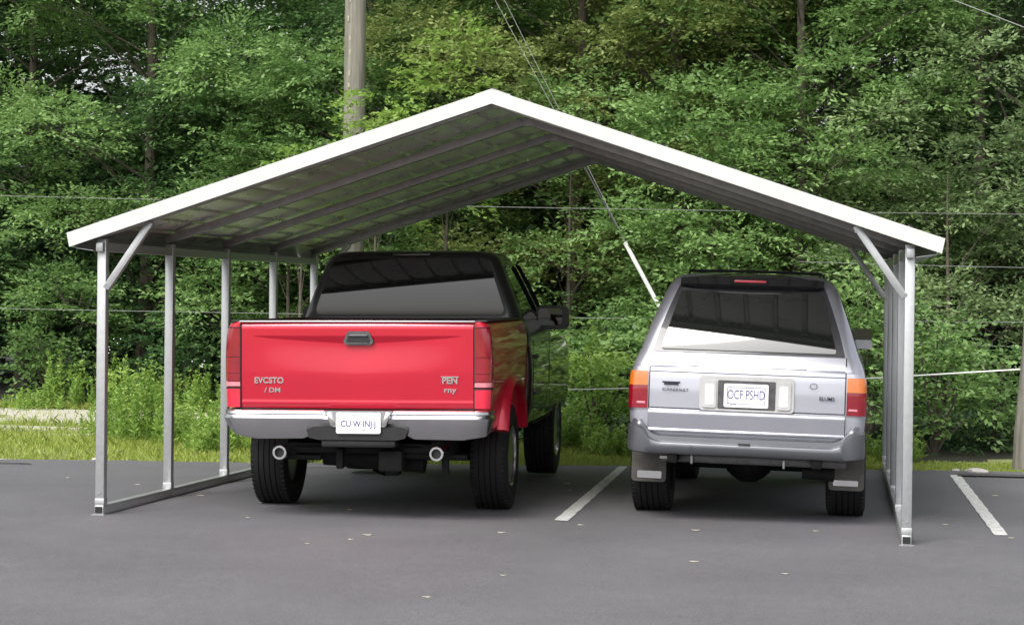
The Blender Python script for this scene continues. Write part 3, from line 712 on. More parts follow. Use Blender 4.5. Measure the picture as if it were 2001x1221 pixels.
def np_mesh(name, V, nper, mats, tint=None, smooth=False):
    """V: (N, nper, 3) loose polygons"""
    N = V.shape[0]; me = bpy.data.meshes.new(name)
    me.vertices.add(N*nper); me.vertices.foreach_set('co', V.reshape(-1).astype(np.float32))
    me.loops.add(N*nper); me.loops.foreach_set('vertex_index', np.arange(N*nper, dtype=np.int32))
    me.polygons.add(N); me.polygons.foreach_set('loop_start', np.arange(0, N*nper, nper, dtype=np.int32))
    me.polygons.foreach_set('loop_total', np.full(N, nper, dtype=np.int32))
    if tint is not None:
        a = me.attributes.new('tint', 'FLOAT', 'POINT'); a.data.foreach_set('value', np.repeat(tint, nper).astype(np.float32))
    me.materials.append(mats); me.update(calc_edges=True); return me
def unit(a): return a/np.maximum(1e-9, np.linalg.norm(a, axis=-1, keepdims=True))
def sprays(rng, O, Dr, L, nl, ll, lw, tint, droop=.5, flat=.60):
    """O spray origins (n,3), Dr directions, L lengths; nl leaves each -> leaf quads"""
    n = len(O); up_ = np.array([0,0,1.])
    t = (np.arange(nl)+rng.random((n, nl)))/nl                      # position along the twig
    Dr = unit(Dr); S = unit(np.cross(Dr, up_)+1e-4); Nn = np.cross(S, Dr)
    side = np.where(np.arange(nl) % 2 == 0, 1, -1)[None, :]*np.ones((n, 1))
    w_ = (.10+.34*np.sin(np.pi*np.clip(t*.9+.08, 0, 1)))*L[:, None]
    off = side*w_*rng.random((n, nl))**.7
    pos = O[:, None]+Dr[:, None]*(t*L[:, None])[..., None]+S[:, None]*off[..., None]
    pos[..., 2] -= droop*(t**2)*L[:, None]*.5+.25*np.abs(off)
    pos += rng.normal(0, .05, pos.shape)*L[:, None, None]
    ax = unit(Dr[:, None]*.8+S[:, None]*side[..., None]*.9+rng.normal(0, .35, pos.shape)+np.array([0,0,-.25]))
    nr = unit(up_*flat+Nn[:, None]*.4+rng.normal(0, .60, pos.shape))
    sd_ = unit(np.cross(ax, nr))
    l_ = ll*(.6+.7*rng.random((n, nl)))[..., None]; ww = lw*(.7+.6*rng.random((n, nl)))[..., None]
    a = pos; b = pos+ax*l_*.42+sd_*ww*.5; c = pos+ax*l_; d = pos+ax*l_*.42-sd_*ww*.5
    V = np.stack([a, b, c, d], axis=2).reshape(-1, 4, 3)
    tt = np.clip(tint[:, None]+rng.normal(0, .16, (n, nl)), 0, 1).reshape(-1)
    return V, tt
def lobes_to_leaves(rng, lobes, dens, nl, ll, lw, L0, droop=.5, zmin=.05, shell=.35, outw=.75):
    Vs, Ts = [], []
    for (cx, cy, cz, rx, ry, rz, tn) in lobes:
        n = int(dens*(rx*ry+rx*rz+ry*rz)/3*4*math.pi*.5)+3
        d = unit(rng.normal(0, 1, (n, 3))); d[:, 2] = np.where(d[:, 2] < -.35, -d[:, 2], d[:, 2])
        rad = 1-shell*rng.random(n)**1.3
        # uneven outline: the shell swells and thins
        bump = 1+.22*np.sin(d[:, 0]*5+cx*3)*np.sin(d[:, 2]*6+cz*5+d[:, 1]*4)
        O = np.array([cx, cy, cz])+d*np.array([rx, ry, rz])*(rad*bump)[:, None]
        Dr = d*outw+np.array([0,0,.08])+rng.normal(0, .35, (n, 3)); Dr[:, 2] *= .45
        L = L0*(.6+.8*rng.random(n)); tint = np.clip(tn+rng.normal(0, .17, n), 0, 1)
        V, t = sprays(rng, O, Dr, L, nl, ll, lw, tint, droop)
        k = V[:, :, 2].min(1) > zmin; Vs.append(V[k]); Ts.append(t[k])
    return np.concatenate(Vs), np.concatenate(Ts)
LM = {
 'green':  leaf_mat('leaves_mid_green', (.070,.155,.038), (.265,.420,.135)),
 'deep':   leaf_mat('leaves_deep_green', (.052,.130,.040), (.215,.370,.130)),
 'olive':  leaf_mat('leaves_olive', (.115,.165,.038), (.345,.410,.135)),
 'grey':   leaf_mat('leaves_grey_green', (.075,.140,.050), (.285,.390,.165)),
 'shade':  leaf_mat('leaves_shade_darkened', (.025,.060,.022), (.100,.175,.070)),  # leaf green darkened: shade behind the nearer crowns put into the colour
 'bright': leaf_mat('leaves_bright_green', (.17,.30,.05), (.38,.52,.13), .5),
 'weed':   leaf_mat('weed_leaves', (.17,.32,.05), (.40,.54,.14), .45),
 'grass':  leaf_mat('grass_blades', (.22,.32,.045), (.46,.52,.13), .4),
}
BARK = mat('bark', (.085,.070,.055), .9, nscale=7, namp=.35, bump=.8, bscale=22)
BARK2 = mat('pale_bark', (.17,.155,.13), .9, nscale=6, namp=.3, bump=.7, bscale=18)
def trunk_mesh(rng, x, y, h, r, lobes, name, parent, m_):
    m = MB(); pts = []; k = 9; ph = rng.random()*6
    for i in range(k+1):
        t = i/k; pts.append((.10*math.sin(ph+t*3)*h*.1, .10*math.cos(ph+t*2.4)*h*.1, t*h))
    p0 = pts[0]; pts = [(p[0]-p0[0], p[1]-p0[1], p[2]-.05) for p in pts]
    m.tube(pts, [r*(1.25 if i == 0 else 1)*(1-.82*i/k) for i in range(k+1)], 10)
    for lb in lobes:
        lx, ly, lz = lb[0], lb[1], lb[2]
        ta = max(.12, min(.92, (lz-.9)/h)); i = ta*k; a = Vector(pts[int(i)]).lerp(Vector(pts[min(k, int(i)+1)]), i-int(i))
        e = Vector((lx, ly, lz)); mid = a.lerp(e, .5)+Vector((0,0,.15)); rr = r*(1-.8*ta)*.26
        m.tube([a, a.lerp(mid, .5)+Vector((0,0,.03)), mid, mid.lerp(e, .55), e], [rr, rr*.8, rr*.6, rr*.4, rr*.16], 6)
        for q in range(3):
            d = Vector(rng.normal(0, 1, 3)); d.z = abs(d.z)*.5; d.normalize()
            m.tube([mid.lerp(e, .3+.3*q), mid.lerp(e, .3+.3*q)+d*lb[3]*.45, e+d*lb[3]*.85], [rr*.4, rr*.25, rr*.08], 5)
    return m.build(name, m_, parent)
def tree(x, y, h, rad, zlow, hue, label, seed, r=.14, nlobe=22, dens=9, nl=26, ll=.115, lw=.056, bark=None, group='trees of the wood edge', tone=.5, cat='tree', name='tree', L0=.62, lobe_r=(.55,1.05)):
    rng = np.random.default_rng(seed); root = empty(name, (x, y, tz(x, y))); tag(root, label, cat, group)
    lobes = []
    tries = 0
    while len(lobes) < nlobe and tries < 4000:
        tries += 1
        z = zlow+(h-zlow)*rng.random(); t = (z-zlow)/(h-zlow)
        env = rad*(.62+.55*math.sin(math.pi*min(1, t*.85+.18)))*(1 if t < .85 else .75)
        a = rng.random()*2*math.pi; q = env*(.35+.65*rng.random()**.5)
        c = (q*math.cos(a), q*math.sin(a), z); rr = lobe_r[0]+(lobe_r[1]-lobe_r[0])*rng.random()
        if all((c[0]-b[0])**2+(c[1]-b[1])**2+((c[2]-b[2])*1.25)**2 > (.72*(rr+b[3]))**2 for b in lobes):
            lobes.append((*c, rr, rr, rr*.62, np.clip(tone+rng.normal(0, .16), .05, .95)))
    trunk_mesh(rng, x, y, h*(.93 if h > 6 else .72), r, lobes, 'trunk', root, bark or BARK)
    V, T_ = lobes_to_leaves(rng, lobes, dens, nl, ll, lw, L0)
    o = bpy.data.objects.new('crown', np_mesh('crown', V, 4, LM[hue], T_)); C.objects.link(o); o.parent = root
    return root
TREES = [
 # x, y, h, rad, zlow, hue, tone, label
 (-7.6,16.5,9.5,2.6,1.9,'deep',.45,'dark green leafy tree at the far left edge of the wood'),
 (-5.1,15.0,8.6,2.3,1.5,'green',.50,'broad mid green tree at the left, above the low sapling and its stake'),
 (-3.3,16.4,6.3,2.0,2.1,'deep',.5,'tall deep green tree rising behind the left front post of the carport'),
 (-1.55,14.6,8.0,1.9,1.7,'green',.55,'mid green tree rising just left of the utility pole'),
 (.15,16.6,9.4,2.1,2.6,'deep',.4,'shaded deep green tree directly behind the utility pole'),
 (1.45,13.6,9.4,2.1,3.0,'olive',.5,'olive tinted feathery tree standing behind the roof peak'),
 (3.05,14.8,9.6,2.2,2.4,'olive',.42,'yellowish olive tree above the right roof slope, crossed by the guy wires'),
 (4.5,12.6,7.4,1.7,1.5,'green',.62,'fresh green tree between the dark gap and the middle of the right roof slope'),
 (5.6,15.4,9.6,2.0,2.2,'deep',.4,'dark green tree in the shaded gap at the upper right'),
 (6.9,13.2,9.0,2.1,1.9,'grey',.5,'greyish green thin leaved tree above the right eave of the carport'),
 (8.9,14.6,6.6,2.0,1.6,'grey',.42,'tall greyish green tree at the right edge of the wood'),
 (1.75,11.6,4.4,1.15,1.0,'green',.6,'small green tree seen between the two vehicles under the roof'),
 (3.5,11.2,3.4,1.0,1.3,'green',.65,'low spreading tree showing above the roof of the silver SUV'),
 (-2.3,12.9,4.4,1.2,1.2,'green',.55,'small green tree seen between the left posts of the carport'),
 (6.35,10.8,4.2,1.15,1.2,'grey',.62,'small drooping tree showing just right of the right carport posts'),
]
for i, (x, y, h, rad, zl, hue, tone, lab) in enumerate(TREES):
    big = h > 6
    tree(x, y, h, rad, zl*.5 if big else zl*.7, hue, lab, 100+i, r=.12 if big else .04, nlobe=36 if big else 15, dens=34 if big else 26,
         bark=BARK2 if i in (8,10) else BARK, tone=tone, lobe_r=(.5,1.05) if big else (.35,.62), nl=30 if big else 26, L0=.42 if big else .36,
         ll=.078 if big else .075, lw=.033 if big else .032)
# shrubs
def shrub(x, y, h, rad, hue, label, seed, tone=.5, dens=24, n=8, ll=.075, lw=.042, name='shrub', group='shrubs along the wood edge'):
    rng = np.random.default_rng(seed); root = empty(name, (x, y, tz(x, y))); tag(root, label, 'shrub', group); lobes = []
    for k in range(n):
        t = (k+.5)/n; a = k*2.4+rng.random(); q = rad*(.25+.5*rng.random())*(1-.5*t)
        lobes.append((q*math.cos(a), q*math.sin(a), h*(.18+.68*t), rad*.52, rad*.52, h*.20, np.clip(tone+rng.normal(0,.15),0,1)))
    m = MB()
    for lb in lobes: m.tube([(0,0,-.03), (lb[0]*.4, lb[1]*.4, lb[2]*.5), (lb[0], lb[1], lb[2]), (lb[0]*1.3, lb[1]*1.3, lb[2]+lb[5]*.8)], [.02,.014,.009,.003], 5)
    m.build('stem', BARK, root)
    V, T_ = lobes_to_leaves(rng, lobes, dens, 20, ll, lw, .30, zmin=0)
    o = bpy.data.objects.new('foliage', np_mesh('foliage', V, 4, LM[hue], T_)); C.objects.link(o); o.parent = root; return root
shrub(2.55,7.6,1.05,.62,'bright','bright green bush low between the two vehicles',301,.35)
shrub(3.25,8.3,1.5,.6,'green','green bush close to the left rear corner of the silver SUV',302,.7)
shrub(6.0,7.3,1.35,.62,'green','rounded green bush right behind the right carport posts',303,.75,dens=28)
shrub(6.65,7.9,1.05,.5,'green','low bush at the start of the dark hollow right of the carport',304,.6)
shrub(5.35,8.0,1.9,.55,'green','upright bush showing between the SUV and the right carport posts',305,.6)
shrub(1.9,8.9,1.3,.7,'green','mid green bush behind the right front wheel of the red truck',306,.5)
shrub(8.3,9.6,1.5,.6,'deep','dark bush in shade at the right edge of the photo',307,.5)
shrub(-4.1,13.6,1.2,.7,'deep','shaded bush below the trees behind the left lawn',308,.4)
shrub(-5.9,13.4,1.0,.6,'green','low green bush at the far left behind the pale slabs',309,.5)
shrub(-.15,10.6,1.5,.8,'green','green bush seen just left of the truck cab',310,.6)
shrub(-.75,9.6,1.2,.55,'bright','yellow green bush between the left rear carport posts',311,.2)
# tall saplings above the left roof slope, sunlight put into their leaf colour
def sapling(x, y, h, rad, label, seed, zl, hue='bright', tone=.4, nl_=9):
    rng = np.random.default_rng(seed); return tree(x, y, h, rad, zl, hue, label, seed, r=.04, nlobe=nl_, dens=26, nl=22, ll=.075, lw=.036, tone=tone, name='young_tree', cat='young tree', group='bright young trees behind the roof', L0=.30, lobe_r=(.24,.40))
sapling(.30,10.6,4.95,.40,'bright green young tree standing just left of the roof peak',401,2.6)
sapling(-.42,10.2,4.1,.36,'bright green young tree just right of the utility pole above the roof',402,2.4)
sapling(-1.42,10.4,3.45,.26,'yellow green young tree left of the utility pole at the roof edge',403,2.2)

# the mass of wood behind, which nobody could count
rng = np.random.default_rng(7)
def wood_mass(x0, x1, y0, y1, n, zt, name, seed, hue, ll=.24):
    rng = np.random.default_rng(seed); lob = []
    for k in range(n):
        x = x0+(x1-x0)*rng.random(); y = y0+(y1-y0)*rng.random(); zm = zt if zt < 5 else (zt if not (-6.6 < x < -4.2 or x > 7.6) else 4.6); z = (.3+(zm-.3)*rng.random()) if k % 3 else .3+min(zm, 3.1)*rng.random()
        r_ = .8+.9*rng.random(); lob.append((x, y, z, r_, r_, r_*.7, np.clip(.35+rng.normal(0,.2),0,1)))
    V, T_ = lobes_to_leaves(rng, lob, 3.4, 22, ll, ll*.5, 1.0, zmin=0)
    o = bpy.data.objects.new(name, np_mesh(name, V, 4, LM[hue], T_)); C.objects.link(o); return o
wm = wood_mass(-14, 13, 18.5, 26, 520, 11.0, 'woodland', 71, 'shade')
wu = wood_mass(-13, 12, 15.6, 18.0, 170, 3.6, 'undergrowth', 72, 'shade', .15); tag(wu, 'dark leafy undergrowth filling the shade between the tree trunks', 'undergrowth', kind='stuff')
tag(wm, 'dense dark woodland filling the view behind the nearer trees', 'woodland', kind='stuff')
def ground_cover(n, x0, x1, y0, y1, hue, seed, label):
    rng = np.random.default_rng(seed); lob = []
    for k in range(n):
        x = x0+(x1-x0)*rng.random(); y = y0+(y1-y0)*rng.random(); r_ = .25+.3*rng.random()
        lob.append((x, y, tz(x, y)+.02, r_, r_, .10+.16*rng.random(), np.clip(.4+rng.normal(0,.25),0,1)))
    V, T_ = lobes_to_leaves(rng, lob, 22, 14, .08, .045, .28, zmin=-.1)
    o = bpy.data.objects.new('ground_cover', np_mesh('ground_cover', V, 4, LM[hue], T_)); C.objects.link(o); tag(o, label, 'ground cover', kind='stuff')
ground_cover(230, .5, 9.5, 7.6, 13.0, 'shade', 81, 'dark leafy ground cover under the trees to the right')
ground_cover(70, -2.0, .8, 8.4, 12.0, 'weed', 82, 'bright leafy ground cover behind the left weeds')
# thin grey trunks in the wood
def bare_trunk(x, y, h, r, label, seed, lean=0):
    rng = np.random.default_rng(seed); m = MB(); k = 10; ph = rng.random()*6
    root = empty('bare_tree', (x, y, tz(x, y))); tag(root, label, 'tree', 'bare trunks in the shade of the wood')
    m.tube([(lean*t*h+.06*math.sin(ph+t*4), .05*math.cos(ph+t*5), t*h-.05) for t in lin(0, 1, k)], [r*(1-.6*t) for t in lin(0, 1, k)], 9); m.build('trunk', BARK, root)
    for q in range(5):
        t = .35+.12*q; a = rng.random()*6; b = Vector((lean*t*h, 0, t*h)); d = Vector((math.cos(a), math.sin(a)*.5, .7))
        m = MB(); m.tube([b, b+d*.5, b+d*1.1+Vector((0,0,.2))], [r*.3, r*.2, r*.06], 5); m.build('branch', BARK, root)
bare_trunk(-5.15,15.2,8,.09,'slim grey trunk in the shade behind the left lawn',501,.01)
bare_trunk(3.0,13.4,7,.16,'thick grey trunk in the dark between the truck and the SUV',502,-.02)
bare_trunk(7.45,13.0,6.5,.13,'grey trunk standing in the dark hollow right of the carport',503,.015)
bare_trunk(8.1,12.8,5.0,.08,'thin leaning trunk near the right edge of the photo',505,.03)

# ---- grass and weeds
def blades(rng, xy, h, wd, lean=.35, tint=.5, tsd=.2):
    n = len(xy); a = rng.random(n)*2*np.pi; h = h*(.5+rng.random(n)); z = np.array([tz(x, y) for x, y in xy])
    s = np.stack([np.cos(a), np.sin(a), 0*a], 1)*(wd*(.6+.8*rng.random(n)))[:, None]/2
    b = np.stack([xy[:, 0], xy[:, 1], z-.01], 1); ln = rng.normal(0, lean, (n, 2))*h[:, None]
    tip = b+np.stack([ln[:, 0], ln[:, 1], h], 1); mid = b+np.stack([ln[:, 0]*.35, ln[:, 1]*.35, h*.6], 1)
    V = np.stack([b-s, b+s, mid+s*.8, tip, mid-s*.8], 1)
    return V, np.clip(rng.normal(tint, tsd, n), 0, 1)
rng = np.random.default_rng(11)
def far_lim(x): return np.interp(x, [-6,-3.2,-2.0,-1,0,1.5,3,4.5,6,8], [12.8,12.5,9.8,8.8,8.0,7.8,7.6,7.2,6.6,6.5])
N = 190000
gx = rng.uniform(-6.5, 9.5, N); gy0 = np.array([edge_y(v) for v in gx]); fl = far_lim(gx)
gy = gy0+(fl-gy0)*rng.random(N)**.85-.03-.05*rng.random(N)**3
slab = (gx < -2.3+.3*np.sin(gy*3)) & (((gy > 9.9) & (gy < 12.1)) | ((gy > 8.3) & (gy < 8.75)) | ((gy > 9.0) & (gy < 9.5) & (gx < -3.6))) & (rng.random(N) < .93)
dens_ = .5+.5*np.sin(gx*2.1+1)*np.sin(gy*2.7)+.35*np.sin(gx*6.3)*np.sin(gy*7.1)
keep = (~slab) & (rng.random(N) < np.where(gx > 5.4, .7, .95)*(.55+.5*dens_))
gx, gy = gx[keep], gy[keep]; hh = .055+.05*np.clip((gy-gy0[keep])/2.0, 0, 1)
hh = np.where(gx > 5.4, .035, hh)
V, T_ = blades(rng, np.stack([gx, gy], 1), hh*.85, .008, .45, .5, .28)
o = bpy.data.objects.new('grass', np_mesh('grass', V, 5, LM['grass'], T_)); C.objects.link(o); tag(o, 'rough green grass along the rear edge of the asphalt', 'grass', kind='stuff')
# weeds: leafy upright stems in clumps
def weed(x, y, h, rad, n, label, seed, tone=.5, hue='weed', flower=False, name='weed_clump'):
    rng = np.random.default_rng(seed); root = empty(name, (x, y, tz(x, y))); tag(root, label, 'weeds', 'leafy weed clumps behind the asphalt'); m = MB(); Vs = []; Ts = []
    for k in range(n):
        a = rng.random()*6.28; q = rad*rng.random()**.6; bx, by = q*math.cos(a), q*math.sin(a)*.7; hk = h*(.5+.5*rng.random())*(1-.35*(q/rad)**2)
        lx, ly = rng.normal(0, .10, 2)*hk
        m.tube([(bx, by, -.02), (bx+lx*.4, by+ly*.4, hk*.5), (bx+lx, by+ly, hk)], [.005,.004,.002], 4, False)
        nl = int(24+hk*44); t = .08+.92*rng.random(nl); p = np.stack([bx+lx*t**1.3, by+ly*t**1.3, hk*t], 1)
        az = rng.random(nl)*6.28; ax = unit(np.stack([np.cos(az), np.sin(az), .45+.3*rng.random(nl)], 1)); nr = unit(np.array([0,0,1.])+rng.normal(0,.35,(nl,3))); sd_ = unit(np.cross(ax, nr))
        l_ = (.085*(1.15-.6*t))[:, None]; w_ = .024
        Vs.append(np.stack([p, p+ax*l_*.45+sd_*w_*.5, p+ax*l_, p+ax*l_*.45-sd_*w_*.5], 1)); Ts.append(np.clip(rng.normal(tone, .16)+rng.normal(0,.1,nl), 0, 1))
    m.lathe([(-.03,.01),(-.03,rad*1.2),(-.026,rad*1.2),(-.026,.01)], (0,0,0), 14, 'z'); m.build('stem', LM[hue], root); V = np.concatenate(Vs); T_ = np.concatenate(Ts)
    o = bpy.data.objects.new('leaves', np_mesh('leaves', V, 4, LM[hue], T_)); C.objects.link(o); o.parent = root
    if flower:
        m = MB()
        for k in range(9): a = rng.random()*6.28; q = rad*.7*rng.random(); m.lathe([(-.008,.003),(0,.008),(.008,.003)], (q*math.cos(a), q*math.sin(a), h*(.75+.25*rng.random())), 6, 'z')
        m.build('blossom', M_['plate'], root)
weed(-2.35,7.5,1.00,.42,46,'tall clump of leafy weeds between the two front left posts',601)
weed(-1.75,7.2,.62,.40,40,'short weeds at the foot of the tall clump behind the second post',602,.65)
weed(-2.95,8.2,.66,.38,34,'weeds just left of the first carport post',603,.55)
weed(-1.05,7.7,1.02,.42,48,'tall weeds right beside the second left post',604,.6)
weed(-.45,7.3,1.12,.45,52,'tallest weed clump beside the left tail lamp of the truck',605,.45)
weed(-1.3,6.6,.42,.40,40,'low weeds in front of the second left post gap',606,.7)
weed(-.25,6.5,.60,.38,44,'bushy weeds close to the left truck bumper corner',607,.45)
weed(-4.55,12.3,.95,.32,26,'weed with pale tops in the row at the far left',608,.4,flower=True)
weed(-3.75,12.4,.78,.25,22,'slim pair of weeds near the staked sapling',609,.6)
weed(-3.2,12.1,.70,.30,24,'low weed right of the staked sapling at the back of the lawn',610,.5,flower=True)
weed(-5.3,12.5,.85,.35,28,'weeds at the left edge of the photo behind the slabs',611,.5)
weed(-2.55,11.6,.60,.40,30,'weeds at the right end of the pale slabs',612,.6)
weed(2.35,7.0,.55,.40,44,'low bright weeds behind the right front truck wheel',613,.6)
weed(2.95,6.6,.40,.35,36,'short weeds behind the head of the white bay line',614,.7)
weed(5.6,6.5,.45,.30,30,'short weeds at the foot of the bush right of the posts',615,.6)
weed(-5.6,12.0,.35,.5,34,'low ground weeds at the far left lawn corner',616,.6)
weed(-4.1,12.6,.45,.6,40,'low weeds along the back of the lawn behind the sapling',617,.5)
# staked sapling in the left lawn
st = empty('staked_sapling', (-3.47,9.8,tz(-3.47,9.8))); tag(st, 'tiny sapling with a thin brown stem standing in the left lawn', 'sapling')
m = MB(); m.tube([(0,0,-.02),(.01,0,.18),(-.005,0,.42)], [.028,.024,.018], 8); m.build('stem', BARK, st)
rngs = np.random.default_rng(5); V, T_ = lobes_to_leaves(rngs, [(0,0,.52,.10,.10,.16,.6)], 220, 12, .06, .03, .12, zmin=.2)
o = bpy.data.objects.new('foliage', np_mesh('foliage', V, 4, LM['weed'], T_)); C.objects.link(o); o.parent = st
# pale slabs in the lawn
def slab_obj(x0, x1, y0, y1, label, seed):
    rng = random.Random(seed); m = MB(); n = 26; P = []
    for k in range(n):
        t = 2*math.pi*k/n; c, s = math.cos(t), math.sin(t); q = 1+rng.uniform(-.05,.05)
        P.append(((x0+x1)/2+(x1-x0)/2*math.copysign(abs(c)**.45, c)*q, (y0+y1)/2+(y1-y0)/2*math.copysign(abs(s)**.6, s)*q))
    z = tz((x0+x1)/2, (y0+y1)/2); m.rings([[(a, b, tz(a, b)-.02) for a, b in P], [(a, b, tz(a, b)+.022) for a, b in P]])
    tag(m.build('concrete_slab', M_['pale_gravel']), label, 'slab', 'pale slabs in the left lawn')
slab_obj(-7.5,-2.35,9.95,12.0,'wide pale slab across the back of the left lawn',1)
slab_obj(-8,-3.7,9.05,9.45,'narrow pale strip in front of the wide slab at the left',2)
slab_obj(-3.95,-2.2,8.35,8.65,'short pale strip nearest the asphalt in the left lawn',3)
# ---- utility pole, guys and wires
POLE = mat('weathered_pole', (.27,.255,.215), .85, nscale=4, col2=(.11,.105,.085), bump=.8, bscale=30)
pm = POLE.node_tree; tn = [n for n in pm.nodes if n.bl_idname == 'ShaderNodeTexNoise']; mp = pm.nodes.new('ShaderNodeMapping'); mp.inputs['Scale'].default_value = (6,6,.35)
tcn = [n for n in pm.nodes if n.bl_idname == 'ShaderNodeTexCoord'][0]; pm.links.new(tcn.outputs['Object'], mp.inputs['Vector'])
for t_ in tn: pm.links.new(mp.outputs[0], t_.inputs['Vector'])
px, py = -.93, 11.0
up_ = empty('utility_pole', (px, py, tz(px, py))); tag(up_, 'weathered grey wooden utility pole rising behind the left roof slope', 'utility pole')
m = MB(); m.tube([(0,0,-.1),(0,0,3),(.0,0,6),(0,0,9.6)], [.150,.138,.128,.112], 28); m.build('shaft', POLE, up_)
m = MB()
rr = random.Random(3)
for k in range(14): z = 3.2+.22*k+rr.random()*.1; m.box((-.045+rr.uniform(-.012,.02), -.132, z), (.02,.006,.03+rr.random()*.05), .002)
o = m.build('worn_patch', mat('bare_wood', (.33,.30,.24), .8), up_)
m = MB(); m.box((0,-.16,8.9),(2.2,.09,.11),.01); m.build('crossarm', POLE, up_)
def cable(name, a, b, sag, r, m_, label, n=24, cat='cable', group=None):
    a, b = Vector(a), Vector(b); m = MB()
    m.tube([a.lerp(b, t)-Vector((0,0,sag*4*t*(1-t))) for t in lin(0, 1, n)], r, 6); return tag(m.build(name, m_), label, cat, group)
WIRE = mat('wire_grey', (.24,.25,.24), .6, .2); WIRED = mat('wire_dark', (.03,.03,.03), .6); WHITE = mat('white_plastic', (.72,.73,.70), .45, nscale=5, namp=.06)
def guy(a, b, label, guard):
    a = Vector(a); b = Vector(b)
    root = empty('guy_wire', b); tag(root, label, 'guy wire'); d = a-b
    m = MB(); m.tube([(0,0,0), d*.5, d], .0035, 6); m.build('wire', WIRE, root)
    if guard:
        m = MB(); m.tube([d*.06, d*.268], .026, 12); m.build('guard', WHITE, root)
        m = MB(); m.tube([d*.285, d*.38], .012, 8); m.build('strap', WIRED, root)
guy((-.83,11,8.197), (3.765,10.162,.01), 'guy wire with a white guard tube running down behind the silver SUV', True)
guy((-.83,11,8.625), (3.694,10.175,.01), 'bare second guy wire running down beside the guarded one', False)
cable('cable', (-9,9,1.38), (12,9,1.38), .06, .003, WIRE, 'thin pale wire stretched level behind both vehicles at window height')
cable('cable', (-9,9.6,2.80), (12,9.6,2.52), .08, .0028, WIRE, 'thin wire passing behind the carport eaves')
cable('cable', (4.9,6.6,.76), (13,6.6,1.46), .02, .008, WHITE, 'thick white cable at wheel height running off right behind the posts')
cable('cable', (-.5,7.0,.52), (4.2,6.9,.69), .01, .006, WHITE, 'white cable low between the truck and the SUV')
cable('cable', (5.0,12.0,5.85), (8.6,7.0,3.55), .02, .006, WIRED if False else WIRE, 'wire slanting down across the upper right corner')
cable('cable', (4.6,9.5,1.98), (12,9.5,1.95), .04, .003, WIRE, 'faint wire just below the right eave of the carport')
cable('cable', (4.4,9.2,1.13), (12,9.2,1.10), .06, .0025, WIRE, 'faint lowest thin wire right of the carport')
# pole stump at the right edge
m = MB(); m.tube([(0,0,-.05),(.005,0,.35),(.035,0,.8),(.06,0,1.2),(.08,0,1.9)], [.085,.075,.066,.062,.055], 14)
o = m.build('wooden_post', POLE); o.location = (6.735,5.85,tz(6.735,5.85)); tag(o, 'grey weathered post at the right edge of the photo, just off the asphalt', 'post')
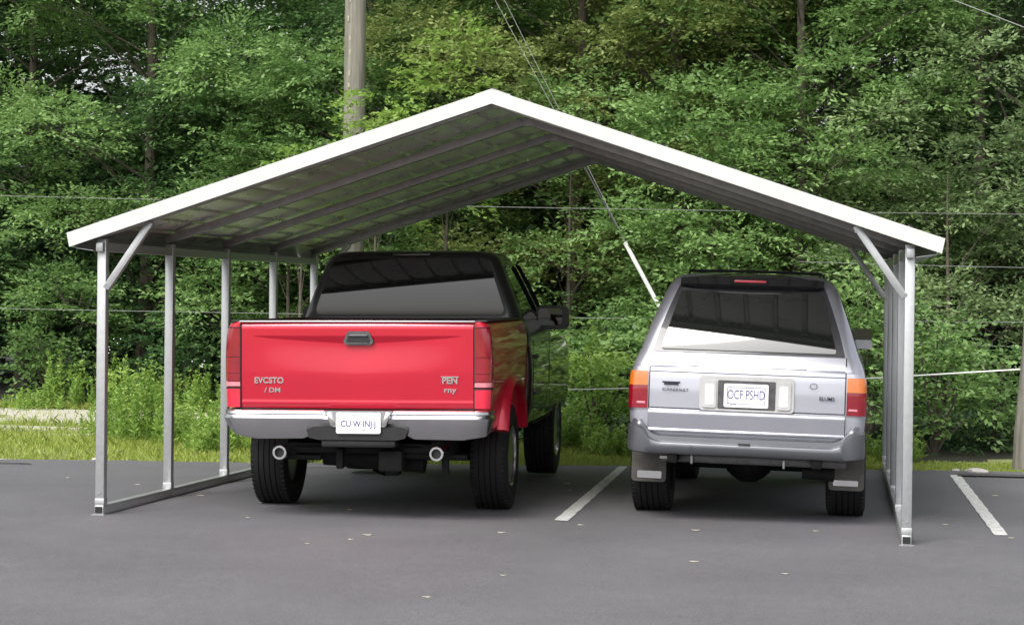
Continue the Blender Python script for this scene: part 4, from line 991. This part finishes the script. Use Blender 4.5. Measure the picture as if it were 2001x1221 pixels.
# ---- small things on the ground
m = MB(); m.tube([(x, 4.86+.05*math.sin(x*2.2)-.10*(x-6.1), gz(x, 4.8)+.016) for x in lin(6.1, 8.2, 24)], .014, 8)
tag(m.build('hose', M_['black']), 'black hose lying on the asphalt at the right edge behind the white line', 'hose')
m = MB(); m.prism([(-.36,0),(-.3,.014),(.3,.012),(.36,0)], -.035, .035); o = m.build('drain_cover', M_['dark_metal']); o.location = (-2.72,4.42,gz(-2.72,4.42)+.001); tag(o, 'thin dark strip let into the asphalt near its left rear edge', 'drain')
rr = random.Random(9)
def rock(x, y, s, label, group, fl=.45):
    m = MB(); bm = bmesh.new(); bmesh.ops.create_icosphere(bm, subdivisions=2, radius=1)
    ph = [rr.random()*6 for _ in range(4)]
    vs = [(v.co.x*s*(1+.2*math.sin(v.co.y*3+ph[0])), v.co.y*s*.7*(1+.2*math.sin(v.co.x*3+ph[1])), v.co.z*s*fl*(1+.15*math.sin(v.co.x*4+ph[2]))) for v in bm.verts]
    m.add(vs, [[v.index for v in f.verts] for f in bm.faces]); bm.free()
    o = m.build('stone', M_['stone'], smooth=25); o.location = (x, y, (gz(x, y) if y < edge_y(x) else tz(x, y))+s*fl*.3); o.rotation_euler[2] = rr.random()*3; tag(o, label, 'stone', group)
for k, (x, y, s) in enumerate([(5.75,5.50,.05),(5.95,5.52,.07),(6.12,5.47,.05),(6.30,5.35,.10),(6.33,5.52,.06),(6.55,5.56,.05),(6.72,5.5,.06)]):
    rock(x, y, s, 'flat pale stone on the asphalt edge right of the carport', 'stones on the right asphalt edge', .3)
rock(-2.05,5.22,.045,'small pale stone at the left rear edge of the asphalt',None)
rock(-.6+.05,6.0,.04,'small pale stone in the grass between the left posts',None)
rock(-2.95,5.25,.03,'tiny pale stone at the far left of the asphalt edge',None)
DL = mat('dry_leaf', (.40,.37,.30), .7, nscale=30, namp=.25); YL = mat('yellow_leaf', (.50,.38,.10), .6, nscale=30, namp=.2)
SP = [(1.02,.12),(2.0,-.9),(2.85,-.2),(4.2,-1.25),(2.95,-3.1),(5.35,-3.9),(4.1,.35),(4.9,.55),(3.3,.42),(1.8,-1.2),(6.1,-3.2),(3.65,-3.9),(-.6,2.4),(2.9,2.9),(5.5,2.8),(6.3,3.3),(1.55,.9),(2.05,-.62),(4.75,-1.6),(3.2,-2.2),(6.2,.55),(5.8,1.2),(-1.4,2.9),(.2,1.6),(2.65,4.1),(2.8,3.5)]
for k, (x, y) in enumerate(SP):
    s = .007+.010*rr.random(); m = MB(); n = 9; P = []
    for q in range(n):
        t = 6.283*q/n; r_ = s*(1+.35*math.sin(t*3+k)+.2*rr.random()); P.append((r_*1.7*math.cos(t), r_*.8*math.sin(t)))
    up1 = [(a, b, .003+.003*abs(a)/s*.5+.001*math.sin(b*90)) for a, b in P]; lo1 = [(a, b, z-.0015) for a, b, z in up1]
    m.rings([lo1, up1]); o = m.build('fallen_leaf', YL if k == 16 else DL); o.location = (x, y, gz(x, y)+.001); o.rotation_euler[2] = rr.random()*.9-.45
    tag(o, 'small dry yellow leaf fallen on the asphalt' if k == 16 else 'small pale leaf scrap fallen on the asphalt', 'leaf', None if k == 16 else 'pale leaf scraps on the asphalt')
